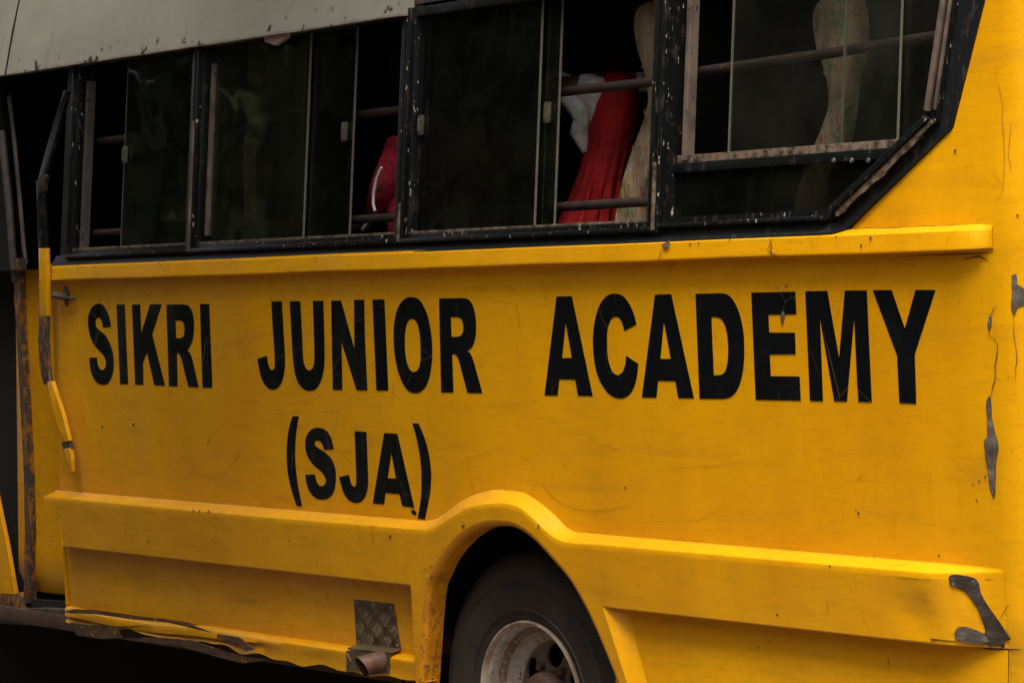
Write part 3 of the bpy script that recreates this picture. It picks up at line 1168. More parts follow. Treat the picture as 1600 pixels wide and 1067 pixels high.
GA, GB, GC, GD, GE, GF, GG = (120, 450, 6.278), (390, 450, 5.93), (570, 450, 5.93), (840, 440, 5.336), (1070, 440, 5.335), (1250, 440, 5.336), (430, 640, 5.927)
LET = [
    (GA, [(333, 383, c), (322, 310), (295, 230), (260, 172), (222, 153), (175, 165), (135, 210), (112, 280), (110, 360), (125, 450), (155, 535), (205, 600), (250, 645),
          (280, 700), (285, 745), (272, 790), (248, 803), (222, 790), (203, 740), (195, 680, c), (122, 683, c), (128, 760), (145, 840), (180, 910), (225, 942), (268, 948),
          (312, 925), (345, 860), (359, 780), (358, 690), (345, 610), (315, 525), (270, 455), (215, 410), (188, 375), (183, 335), (193, 300), (212, 290), (235, 305), (249, 345), (253, 388, c)], []),
    (GA, [(388, 162, c), (468, 160, c), (502, 942, c), (424, 942, c)], []),
    (GA, [(540, 162, c), (620, 160, c), (630, 445, c), (718, 160, c), (832, 158, c), (738, 455, c), (864, 957, c), (760, 953, c), (686, 628, c), (648, 735, c), (652, 948, c), (572, 948, c)], []),
    (GA, [(878, 162, c), (1040, 160, c), (1090, 173), (1122, 215), (1142, 285), (1148, 370), (1143, 460), (1130, 525), (1110, 570), (1083, 612, c), (1105, 635), (1125, 680), (1142, 745), (1194, 973, c),
          (1095, 970, c), (1050, 795), (1030, 710), (1015, 665), (1000, 642), (980, 638, c), (987, 965, c), (903, 962, c)],
     [[(967, 318, c), (1010, 317, c), (1036, 328), (1052, 360), (1056, 405), (1052, 450), (1040, 480), (1012, 491, c), (972, 492, c)]]),
    (GA, [(1207, 157, c), (1297, 157, c), (1328, 978, c), (1232, 975, c)], []),
    (GB, [(200, 125, c), (298, 123, c), (312, 400, c), (327, 620, c), (327, 700), (318, 790), (292, 880), (255, 928), (215, 940), (170, 925), (125, 870), (95, 785), (72, 655, c), (160, 628, c), (168, 690), (183, 740),
          (205, 758), (225, 745), (233, 700), (231, 620, c), (214, 370, c)], []),
    (GB, [(370, 123, c), (468, 122, c), (487, 500, c), (494, 650), (508, 715), (530, 753), (552, 763), (578, 748), (595, 705), (600, 640), (597, 480, c), (585, 120, c), (682, 118, c), (692, 500, c), (692, 680), (680, 785),
          (655, 870), (615, 932), (560, 953), (505, 938), (455, 885), (425, 810), (408, 720), (400, 640), (390, 480, c)], []),
    (GB, [(755, 117, c), (845, 115, c), (970, 565, c), (967, 110, c), (1060, 108, c), (1068, 500, c), (1090, 947, c), (992, 947, c), (850, 495, c), (858, 943, c), (770, 943, c)], []),
    (GC, [(70, 107, c), (180, 105, c), (217, 948, c), (107, 950, c)], []),
    (GC, [(435, 85), (375, 97), (320, 155), (285, 250), (268, 370), (267, 490), (277, 620), (300, 740), (340, 860), (395, 945), (460, 972), (520, 957), (570, 900), (605, 790), (622, 660), (622, 520), (605, 370), (575, 240), (530, 145), (485, 98)],
     [[(435, 285), (405, 300), (380, 360), (370, 450), (370, 550), (380, 650), (400, 725), (425, 765), (452, 776), (485, 763), (508, 715), (516, 640), (515, 520), (507, 420), (490, 340), (463, 295)]]),
    (GC, [(687, 97, c), (900, 93, c), (960, 108), (1000, 165), (1023, 260), (1030, 370), (1022, 460), (1005, 522), (980, 560), (947, 583, c), (975, 605), (995, 650), (1015, 710), (1088, 972, c), (950, 970, c), (882, 710), (860, 645),
          (840, 617), (808, 613, c), (820, 965, c), (707, 967, c)],
     [[(795, 268, c), (855, 268, c), (890, 283), (908, 325), (912, 375), (905, 415), (885, 442), (850, 451, c), (802, 452, c)]]),
    (GD, [(157, 125, c), (284, 122, c), (458, 953, c), (336, 950, c), (312, 815, c), (180, 813, c), (166, 948, c), (57, 947, c)], [[(233, 340, c), (285, 635, c), (203, 637, c)]]),
    (GD, [(823, 357, c), (800, 270), (760, 182), (705, 118), (640, 100), (580, 118), (525, 180), (490, 270), (468, 380), (460, 500), (468, 630), (490, 750), (530, 850), (590, 930), (650, 966), (710, 970), (765, 938), (805, 870),
          (828, 780), (837, 685, c), (737, 618, c), (730, 690), (708, 750), (670, 778), (630, 760), (600, 700), (583, 620), (578, 530), (578, 440), (588, 370), (612, 315), (648, 293), (680, 305), (705, 345), (722, 410, c)], []),
    (GD, [(978, 108, c), (1112, 105, c), (1302, 970, c), (1172, 970, c), (1147, 828, c), (1003, 826, c), (990, 965, c), (868, 963, c)], [[(1052, 330, c), (1110, 643, c), (1022, 643, c)]]),
    (GE, [(88, 102, c), (290, 97, c), (350, 107), (398, 150), (440, 230), (472, 335), (490, 450), (494, 570), (490, 680), (475, 785), (450, 870), (415, 930), (375, 962), (325, 975, c), (122, 975, c)],
     [[(220, 295, c), (255, 294, c), (300, 310), (333, 362), (351, 430), (359, 510), (361, 590), (355, 670), (340, 735), (315, 770), (275, 780, c), (240, 780, c)]]),
    (GE, [(553, 92, c), (920, 84, c), (928, 272, c), (695, 275, c), (701, 425, c), (916, 425, c), (923, 604, c), (707, 606, c), (715, 787, c), (956, 790, c), (965, 990, c), (590, 983, c)], []),
    (GF, [(43, 80, c), (226, 77, c), (325, 640, c), (373, 75, c), (555, 73, c), (597, 1003, c), (484, 1000, c), (450, 300, c), (390, 998, c), (285, 996, c), (165, 300, c), (190, 995, c), (82, 993, c)], []),
    (GF, [(605, 72, c), (762, 70, c), (873, 393, c), (962, 70, c), (1128, 70, c), (955, 605, c), (968, 1017, c), (828, 1010, c), (808, 610, c)], []),
    (GG, [(162, 60, c), (217, 62, c), (200, 160), (187, 280), (183, 400), (186, 500), (195, 600), (212, 720), (248, 895, c), (198, 890, c), (165, 790), (135, 680), (113, 560), (106, 440), (108, 320), (120, 210), (140, 120)], []),
    (GG, [(540, 365, c), (525, 290), (500, 230), (460, 185), (405, 167), (350, 175), (310, 207), (283, 265), (277, 330), (290, 405), (320, 465), (365, 520), (420, 565), (455, 610), (468, 655), (460, 690), (430, 707), (400, 695), (378, 655),
          (366, 597, c), (278, 602, c), (288, 670), (310, 740), (350, 798), (405, 828), (460, 828), (505, 808), (540, 760), (558, 680), (560, 590), (548, 520), (515, 450), (460, 395), (405, 360), (372, 335), (363, 312), (370, 292), (392, 284), (420, 295), (438, 325), (452, 370, c)], []),
    (GG, [(735, 198, c), (843, 205, c), (858, 600, c), (858, 690), (845, 770), (815, 830), (770, 860), (720, 855), (670, 825), (630, 760), (608, 690), (590, 622, c), (683, 603, c), (692, 650), (708, 695), (730, 711), (745, 700), (751, 660), (750, 600, c)], []),
    (GG, [(1008, 215, c), (1130, 222, c), (1287, 908, c), (1175, 890, c), (1150, 780, c), (1020, 770, c), (1008, 875, c), (902, 865, c)], [[(1075, 398, c), (1118, 635, c), (1040, 633, c)]]),
    (GG, [(1270, 125, c), (1328, 127, c), (1370, 230), (1405, 340), (1430, 460), (1442, 590), (1440, 700), (1428, 800), (1408, 900), (1385, 1015, c), (1318, 1005, c), (1340, 880), (1352, 760), (1354, 640), (1350, 530), (1338, 420), (1318, 310), (1295, 210)], []),
]
YL = -0.0014
for k, (gr, outl, holes) in enumerate(LET):
    def s2(pts):
        return [(lambda q: (q.x, q.z))(S(p.x, p.y, YL)) for p in smooth_outline(A(*gr, pts))]
    bm = bmesh.new()
    tess_slab(bm, s2(outl), [s2(h) for h in holes], lambda p: Vector((p[0], YL, p[1])), Vector((0, 0.0010, 0)))
    part('bracket_mark' if k in (18, 22) else 'letter', BUS, bm, M['letter'])
#@@WINDOWS
# ================================================================== window band
def bar(bm, x0, x1, z0, z1, y0, y1, bev=0.003):
    box(bm, (x0, y0, z0), (x1, y1, z1), bev, lean=True)


# black band under the windows, its rear end climbing round the last window
bm = bmesh.new()
blk = [(-8.31, 1.598), (-4.752, 1.6045), (-4.70, 1.610), (q_out[1].x - 0.004, q_out[1].z), (q_out[2].x - 0.002, q_out[2].z), (q_out[3].x, q_out[3].z), (-4.262, 2.18), (-4.262, 2.60), (-4.36, 2.60),
       (-4.36, 2.06), (-4.41, 1.842), (-4.72, 1.640), (-8.31, 1.640)]
tess_slab(bm, blk, [], lambda p: Vector((p[0], wy(p[1], -0.005) - 0.021 * sstep(1.6225, 1.6095, p[1]) * (1 if p[0] < -4.6 else 0), p[1])), Vector((0, 0.012, 0)))
part('black_band', BUS, bm, M['band'])
# pillars behind the frames and the header above them
for x0, x1 in ((-8.30, -8.20), (-7.50, -7.43), (-6.425, -6.35), (-5.37, -5.29)):
    bm = bmesh.new()
    box(bm, (x0, 0.004, 1.63), (x1, 0.05, 2.34), 0.0, lean=True)
    part('window_pillar', BUS, bm, M['frame_clean'])
bm = bmesh.new()
box(bm, (-9.3, 0.0, 2.285), (-4.27, 0.06, 2.62), 0.0, lean=True)
part('header_panel', BUS, bm, M['edgegrime'])


def frame_ring(bm, x0, x1, z0, z1, w, y0, y1, bev=0.003):
    bar(bm, x0, x0 + w, z0, z1, y0, y1, bev)
    bar(bm, x1 - w, x1, z0, z1, y0, y1, bev)
    bar(bm, x0 + w - 0.002, x1 - w + 0.002, z0, z0 + w, y0 + 0.001, y1, bev)
    bar(bm, x0 + w - 0.002, x1 - w + 0.002, z1 - w, z1, y0 + 0.001, y1, bev)


def pane(par, x0, x1, z0, z1, y, mat, edges=(0, 1), name='pane'):
    bm = bmesh.new()
    box(bm, (x0, y, z0), (x1, y + 0.0045, z1), 0.0, lean=True)
    p = part(name, par, bm, mat)
    for e in edges:                                     # ground edge of the sheet that catches light
        xe = x0 if e == 0 else x1
        bm = bmesh.new()
        box(bm, (xe - 0.0010, y - 0.001, z0), (xe + 0.0010, y + 0.0055, z1), 0.0, lean=True)
        part('pane_edge', par, bm, M['glass_edge'])
    return p


def latch(par, px, py, y):
    q = W(px, py, y)
    bm = bmesh.new()
    box(bm, (q.x - 0.008, y - 0.012, q.z - 0.027), (q.x + 0.010, y, q.z + 0.027), 0.003, lean=True)
    box(bm, (q.x - 0.003, y - 0.017, q.z - 0.018), (q.x + 0.004, y - 0.010, q.z + 0.018), 0.002, lean=True)
    part('latch', par, bm, M['latch'], smooth=True)


ZT = 2.275
wins = []
for (x0, x1) in ((-8.222, -7.476), (-7.462, -6.394), (-6.382, -5.334)):
    bm = bmesh.new()
    frame_ring(bm, x0, x1, 1.630, ZT, 0.026, -0.016, 0.03)
    # thin raised bead round the outside of the frame
    bar(bm, x0 - 0.004, x0 + 0.006, 1.628, ZT, -0.022, -0.010, 0.002)
    bar(bm, x1 - 0.006, x1 + 0.004, 1.628, ZT, -0.022, -0.010, 0.002)
    bar(bm, x0 + 0.004, x1 - 0.004, 1.631, 1.644, -0.026, -0.010, 0.0055)
    w = part('window', BUS, bm, M['frame'], smooth=True)
    bm = bmesh.new()
    bar(bm, x0 + 0.026, x1 - 0.026, 1.655, 1.662, -0.010, 0.035, 0.001)
    part('bottom_track', w, bm, M['grime_seal'])
    wins.append(w)
for k, (xa, xb, z1) in enumerate(((-7.4765, -7.4615, 2.03), (-6.3945, -6.3815, 1.74), (-5.3345, -5.3220, 1.80))):
    bm = bmesh.new()
    bar(bm, xa + 0.001, xb - 0.002, 1.634, z1, -0.0265, 0.02, 0.002)
    part('worn_edge', wins[k], bm, M['track'] if k == 0 else M['grime_seal'])
# window ahead: open slot at its front, tinted pane behind it
w = wins[0]
bm = bmesh.new()
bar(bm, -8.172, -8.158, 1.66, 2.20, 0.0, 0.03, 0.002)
part('side_track', w, bm, M['track_shaded'])
a = W(195, 250, 0.02).x
pane(w, a, -7.50, 1.66, 2.26, 0.018, M['glass_dark'], (0,))
latch(w, 198, 242, 0.016)
# second window: dusty pane, dark pane, open slot
w = wins[1]
bm = bmesh.new()
bar(bm, -7.420, -7.408, 1.68, 2.20, 0.0, 0.03, 0.002)
part('side_track', w, bm, M['track'])
pane(w, -7.43, W(480, 200, 0.012).x, 1.66, 2.26, 0.012, M['glass_dusty'], (1,))
pane(w, W(465, 200, 0.024).x, W(552, 200, 0.024).x, 1.66, 2.26, 0.024, M['glass_dark'], (1,))
latch(w, 541, 206, 0.022)
bm = bmesh.new()
rows = []
for t in range(13):
    z = 1.66 + 0.60 * t / 12
    xc = W(394, 240, 0.10).x + 0.006 * math.sin(t * 0.9)
    rows.append([Vector((xc + (-0.045 + 0.09 * k / 10), wy(z, 0.10) + 0.012 * math.sin(k * 1.7 + t * 0.15), z)) for k in range(11)])
grid(bm, rows)
part('tan_strip', BUS, bm, M['tan_strip'], smooth=True)  # pale tan strip hanging behind the dusty pane
bm = bmesh.new()
slab(bm, [W(x, y, 0.02) for x, y in ((463, 95), (478, 80), (476, 120), (471, 210), (463, 214), (466, 178), (458, 174))], Vector((0, 0.004, 0)))
part('torn_sticker', w, bm, M['track'])
# third window: wide dark pane, narrow overlap, open slot
w = wins[2]
pane(w, -6.352, W(841, 180, 0.012).x, 1.66, 2.26, 0.012, M['glass_dark'], (1,))
pane(w, W(832, 180, 0.026).x, W(872, 180, 0.026).x, 1.66, 2.26, 0.026, M['glass_dark'], (1,))
latch(w, 660, 196, 0.010)
latch(w, 858, 176, 0.024)

# last window: slanted rear corner, transom, low dark pane, sliding panes above
bm = bmesh.new()
xL = -5.318
fo = [(xL, ZT + .06), (xL, 1.636), (-4.712, 1.640), (-4.396, 1.845), (-4.318, ZT + .06)]
fi = [(xL + 0.036, ZT + .06), (xL + 0.036, 1.664), (-4.734, 1.664), (-4.43, 1.868), (-4.356, ZT + .06)]
ring = fo + list(reversed(fi))
tess_slab(bm, ring, [], lambda p: Vector((p[0], wy(p[1], -0.016), p[1])), Vector((0, 0.046, 0)))
bar(bm, xL - 0.004, xL + 0.007, 1.628, ZT + .06, -0.023, -0.010, 0.002)
bar(bm, xL + 0.006, -4.74, 1.640, 1.650, -0.024, -0.010, 0.003)
w4 = part('window', BUS, bm, M['frame'], smooth=False)
bm = bmesh.new()


def lean_tube(bm, pts, r, seg=8):
    tube(bm, [Vector((x, wy(z, y), z)) for x, z, y in pts], r, seg)


# worn channel along the slanted edge, with rust and old sealant under it
slab(bm, [Vector((x, wy(z, -0.018), z)) for x, z in ((-4.716, 1.668), (-4.425, 1.863), (-4.413, 1.852), (-4.704, 1.657))], Vector((0, -0.010, 0)), 0.002)
part('slanted_channel', w4, bm, M['frame'], smooth=True)
bm = bmesh.new()
up_, lo_ = [], []
rj = random.Random(5)
for k in range(25):
    t = k / 24
    x, z = -4.700 + 0.290 * t, 1.654 + 0.194 * t
    wd = 0.007 + 0.007 * mnoise.noise(Vector((t * 7, 0, 0))) + 0.003 * rj.random() + 0.006 * math.sin(math.pi * t)
    up_.append((x - 0.0015 * rj.random(), z + 0.002))
    lo_.append((x + wd * 0.56, z - wd * 0.83))
slab(bm, [Vector((x, wy(z, -0.017), z)) for x, z in up_ + list(reversed(lo_))], Vector((0, -0.004, 0)))
part('sealant', w4, bm, M['grime_seal'])
bm = bmesh.new()
slab(bm, [Vector((x, wy(z, -0.018), z)) for x, z in ((-4.426, 1.872), (-4.352, ZT + .06), (-4.340, ZT + .06), (-4.412, 1.868))], Vector((0, -0.012, 0)), 0.002)
slab(bm, [Vector((x, wy(z, -0.018), z)) for x, z in ((-4.404, 1.872), (-4.334, ZT + .06), (-4.326, ZT + .06), (-4.396, 1.870))], Vector((0, -0.006, 0)), 0.001)
part('rear_channel', w4, bm, M['track'], smooth=True)
bm = bmesh.new()
bar(bm, xL + 0.036, -4.548, 1.772, 1.795, -0.006, 0.03, 0.002)
part('transom', w4, bm, M['frame_clean'], smooth=True)
bm = bmesh.new()
bar(bm, xL + 0.036, -4.535, 1.795, 1.814, 0.008, 0.03, 0.001)
part('bottom_track', w4, bm, M['grime_seal'])
bm = bmesh.new()
bar(bm, -5.258, -5.243, 1.80, ZT + .06, 0.0, 0.03, 0.002)
part('side_track', w4, bm, M['track'])
for px in (1302, 1330, 1356):
    bm = bmesh.new()
    q = W(px, 251, -0.008)
    lathe(bm, q.x, q.z, [(wy(q.z, -0.006), 0.006), (wy(q.z, -0.009), 0.005), (wy(q.z, -0.0095), 0.003), (wy(q.z, -0.006), 0.0)], 10)
    part('screw', w4, bm, M['track'])
pa = W(1142, 120, 0.012).x
pane(w4, pa, W(1405, 120, 0.012).x, 1.80, ZT + .06, 0.012, M['glass_clear'], (0, 1))
# second sheet, running to the slanted edge
bm = bmesh.new()
xb = W(1318, 120, 0.024).x
tess_slab(bm, [(xb, 1.80), (-4.54, 1.80), (-4.43, 1.868), (-4.358, ZT + .06), (xb, ZT + .06)], [], lambda p: Vector((p[0], wy(p[1], 0.024), p[1])), Vector((0, 0.0045, 0)))
part('pane', w4, bm, M['glass_clear'])
bm = bmesh.new()
box(bm, (xb - 0.0014, 0.0225, 1.80), (xb + 0.0014, 0.0295, ZT + .06), 0, lean=True)
part('pane_edge', w4, bm, M['glass_edge'])
bm = bmesh.new()
tess_slab(bm, [(xL + 0.03, 1.66), (-4.736, 1.66), (-4.56, 1.775), (xL + 0.03, 1.775)], [], lambda p: Vector((p[0], wy(p[1], 0.006), p[1])), Vector((0, 0.0045, 0)))
part('pane', w4, bm, M['glass_dark'])

# rusty guard bars inside the openings
for z0, z1, x0, x1 in ((2.008, 2.008, -8.2, -5.35), (1.708, 1.708, -8.2, -5.34), (2.020, 2.050, -5.30, -4.30)):
    bm = bmesh.new()
    tube(bm, [Vector((x0, wy(z0, 0.075), z0)), Vector(((x0 + x1) / 2, wy(z0, 0.075), (z0 + z1) / 2 - 0.004)), Vector((x1, wy(z1, 0.075), z1))], 0.0125, 12)
    part('guard_bar', BUS, bm, M['rustbar'], smooth=True)
#@@ROOF
# ---- white roof side sheet, lapping over the forward windows
bm = bmesh.new()
zr = [2.2535, 2.262, 2.29, 2.34, 2.40, 2.48, 2.58, 2.70, 2.84]


def roof_y(z):
    d = z - 2.2535
    return wy(2.2535, -0.045) + 0.22 * d + 0.12 * d * d


xr = [-10.2 + i * 0.04 for i in range(int((10.2 - 6.39) / 0.04) + 1)] + [-6.388]
grid(bm, [[Vector((x, roof_y(z) + 0.003 * mnoise.noise(Vector((x * 2, z * 3, 0))), z + 0.003 * mnoise.noise(Vector((x * 5, 3, 0))) * (1 if z < 2.27 else 0))) for x in xr] for z in zr])
# turned-in lower lip and rear end
grid(bm, [[Vector((x, roof_y(2.2535) + y + 0.003 * mnoise.noise(Vector((x * 2, 2.2535 * 3, 0))), 2.2535 + 0.003 * mnoise.noise(Vector((x * 5, 3, 0))))) for x in xr] for y in (0.0, 0.05)])
grid(bm, [[Vector((-6.388, roof_y(z) + y, z)) for z in zr] for y in (0.0, 0.08)])
part('roof_sheet', BUS, bm, M['roof'], smooth=True)
bm = bmesh.new()
a = [Vector((x, roof_y(z) - 0.002, z)) for x, z in ((-8.640, 2.2535), (-8.634, 2.2535), (-8.630, 2.40), (-8.628, 2.58), (-8.634, 2.58), (-8.638, 2.40))]
slab(bm, a, Vector((0, 0.004, 0)))
part('roof_seam', BUS, bm, M['under'])
# rest of the shell: roof, far wall, floor, ends
bm = bmesh.new()
sec = [(roof_y(2.84), 2.84), (0.35, 2.92), (1.1, 2.96), (1.9, 2.92), (2.15, 2.7), (2.22, 2.2), (2.25, 1.6), (2.25, 0.42)]
grid(bm, [[Vector((x, y, z)) for y, z in sec] for x in (-10.2, -8, -6.388, -5, -4.2)])
bm.faces.new([bm.verts.new((-10.2, y, z)) for y, z in [(0.05, 0.42), (0.05, 2.3)] + sec])
part('body_shell', BUS, bm, M['yellow'], smooth=True)
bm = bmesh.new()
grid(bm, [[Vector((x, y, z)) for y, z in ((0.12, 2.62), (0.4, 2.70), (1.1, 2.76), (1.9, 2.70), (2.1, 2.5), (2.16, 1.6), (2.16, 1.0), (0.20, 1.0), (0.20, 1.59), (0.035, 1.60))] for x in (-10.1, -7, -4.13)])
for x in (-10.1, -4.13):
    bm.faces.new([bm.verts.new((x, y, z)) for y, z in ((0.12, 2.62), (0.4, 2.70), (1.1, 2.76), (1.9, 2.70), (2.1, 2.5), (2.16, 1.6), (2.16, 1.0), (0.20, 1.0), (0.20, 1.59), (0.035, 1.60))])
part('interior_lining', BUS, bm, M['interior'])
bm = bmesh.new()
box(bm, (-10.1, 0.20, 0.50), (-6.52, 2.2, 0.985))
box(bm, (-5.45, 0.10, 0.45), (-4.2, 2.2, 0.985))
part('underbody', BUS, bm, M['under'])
bm = bmesh.new()
box(bm, (-10.2, 2.1, 0.15), (-4.2, 2.2, 0.5))  # unseen skirt, carried low to keep light from under the bus
part('far_shade_skirt', BUS, bm, M['under'])

# pink rag caught under the roof sheet
bm = bmesh.new()
rp = [W(x, y, -0.03) for x, y in ((412, 58), (450, 50), (448, 60), (436, 66), (430, 72), (420, 68), (413, 66))]
slab(bm, rp, Vector((0, 0.012, 0)), 0.002)
o = obj('rag', bm, M['pink_rag'], smooth=True)
o['label'] = 'small faded pink rag stuck under the white roof edge'
o['category'] = 'rag'

# ================================================================== seats seen through the rear windows
def seat_profile(dx):
    # (x, z) outline of a padded backrest seen from its end, leaning back towards the rear
    pts = [(990, 60), (988, 36), (993, 14), (1006, 2), (1030, -4), (1046, 8), (1052, 44), (1050, 88), (1042, 122), (1038, 160), (1032, 205), (1022, 250), (1012, 290), (1002, 345), (994, 420),
           (945, 420), (958, 345), (968, 290), (985, 235), (1002, 190), (1010, 160), (1008, 130), (1002, 105), (995, 85)]
    return pts


YS = 0.165


def make_seat(x_off, z_off):
    c2 = [(lambda q: Vector((q.x + x_off, 0, q.z + z_off)))(S(x, y, YS)) for x, y in seat_profile(0)]
    o2 = smooth_outline([(p.x, p.z) for p in c2], n=4)
    cen = sum((Vector((p.x, p.y)) for p in o2), Vector((0, 0))) / len(o2)
    bm = bmesh.new()
    rows = []
    for y, sc in ((YS + 0.02, 0.006), (YS + 0.004, 0.002), (YS, -0.0), (YS + 0.0, 0.0)):
        pass
    loops = []
    for y, gsh in ((YS - 0.006, -0.013), (YS, -0.006), (YS + 0.012, -0.002), (YS + 0.035, 0.002), (YS + 0.42, 0.002), (YS + 0.45, -0.012)):
        r = []
        for i, p in enumerate(o2):
            a, b = o2[i - 1], o2[(i + 1) % len(o2)]
            t = (b - a).normalized()
            nn = Vector((t.y, -t.x))
            if nn.dot(p - cen) < 0 and False:
                nn = -nn
            r.append(Vector((p.x - nn.x * gsh * SGN, y, p.y - nn.y * gsh * SGN)))
        loops.append(r)
    VV = grid(bm, loops, close=True)
    tri = geometry.tessellate_polygon([[Vector((v.co.x, v.co.z, 0)) for v in VV[0]]])
    for t3 in tri:
        try:
            bm.faces.new([VV[0][i] for i in t3])
        except ValueError:
            pass
    bmesh.ops.recalc_face_normals(bm, faces=bm.faces)
    for f in bm.faces:                                   # black shell on the back of the seat
        if f.normal.x > 0.2 and f.calc_center_median().y > YS + 0.03:
            f.material_index = 1
    st = part('seat', BUS, bm, [M['seat'], M['interior']], smooth=True, angle=50)
    bm = bmesh.new()
    bx0 = min(p.x for p in o2)
    box(bm, (bx0 - 0.22, YS + 0.02, 1.40), (bx0 + 0.10, YS + 0.44, 1.50), 0.03)
    part('seat_cushion', st, bm, M['seat'], smooth=True)
    for yy in (YS + 0.06, YS + 0.38):
        for xx in (bx0 - 0.22, bx0 + 0.05):
            bm = bmesh.new()
            tube(bm, [(xx, yy, 1.0), (xx, yy, 1.41)], 0.014)
            part('seat_leg', st, bm, M['rustbar'])
    return st


SGN = 1


def scrawl(par, col, strokes, xo=0.0, zo=0.0, y=None):
    y = YS - 0.0012 if y is None else y
    for st in strokes:
        bm = bmesh.new()
        pts = [(lambda q: Vector((q.x + xo, y, q.z + zo)))(S(px, py, YS)) for px, py in st]
        for a, b in zip(pts, pts[1:]):
            d = (b - a)
            if d.length < 1e-5:
                continue
            nrm = Vector((-d.z, 0, d.x)).normalized() * 0.0024
            vs = [bm.verts.new(v) for v in (a - nrm, b - nrm, b + nrm, a + nrm)]
            bm.faces.new(vs)
        part('printed_scrawl', par, bm, M[col])


s1 = make_seat(0.0, 0.0)
scrawl(s1, 's_green', [[(992, 28), (998, 18), (1012, 14), (1004, 26), (1000, 38), (1012, 42), (1022, 30), (1026, 18), (1018, 38), (1028, 34)], [(984 + 11, 26), (1010, 12), (1024, 12)]])
scrawl(s1, 's_yellow', [[(1008, 98), (1010, 84), (1026, 66), (1012, 90), (1002, 108), (1016, 92), (1030, 76)], [(1014, 168), (1016, 200), (1006, 172), (1020, 196), (1008, 168), (1026, 206), (1016, 176), (1028, 184)],
                        [(980, 292), (990, 270), (996, 262), (986, 284), (980, 298), (994, 276), (1000, 264)]])
scrawl(s1, 's_red', [[(988, 228), (994, 246), (990, 232), (1000, 256), (996, 244)]])
scrawl(s1, 's_green', [[(1000, 228), (1008, 216)]])
scrawl(s1, 's_blue', [[(1014, 128), (1016, 144), (1020, 154), (1014, 134), (1016, 110), (1012, 114)]])
b1 = S(1000, 200, YS)
b2 = S(1290, 150, YS)
dxs, dzs = 0.648, -0.047
s2_ = make_seat(dxs, dzs)
scrawl(s2_, 's_green', [[(992, 26), (1000, 18), (1014, 12), (1006, 28), (1018, 32)], [(1010, 178), (1030, 170), (1044, 164), (1006, 190), (1040, 180)], [(976, 262), (990, 244), (984, 262), (1000, 240), (992, 262), (1004, 250)]], dxs, dzs)
scrawl(s2_, 's_yellow', [[(1006, 112), (1020, 138), (1010, 118), (1026, 142), (1014, 112), (1036, 142)], [(1030, 120), (1036, 146)]], dxs, dzs)
scrawl(s2_, 's_blue', [[(996, 24), (1010, 36), (1016, 42)]], dxs, dzs)
#@@PEOPLE
# ================================================================== people
def skin_mesh(name, verts, edges, radii, mat, parent, subd=2, root=0):
    me = bpy.data.meshes.new(name)
    me.from_pydata([tuple(v) for v in verts], edges, [])
    o = link(name, me, mat, parent)
    sm = o.modifiers.new('skin', 'SKIN')
    sm.use_smooth_shade = True
    for i, r in enumerate(radii):
        rr = r if isinstance(r, tuple) else (r, r)
        me.skin_vertices[0].data[i].radius = rr
    me.skin_vertices[0].data[root].use_root = True
    ss_ = o.modifiers.new('subsurf', 'SUBSURF')
    ss_.levels = ss_.render_levels = subd
    return o


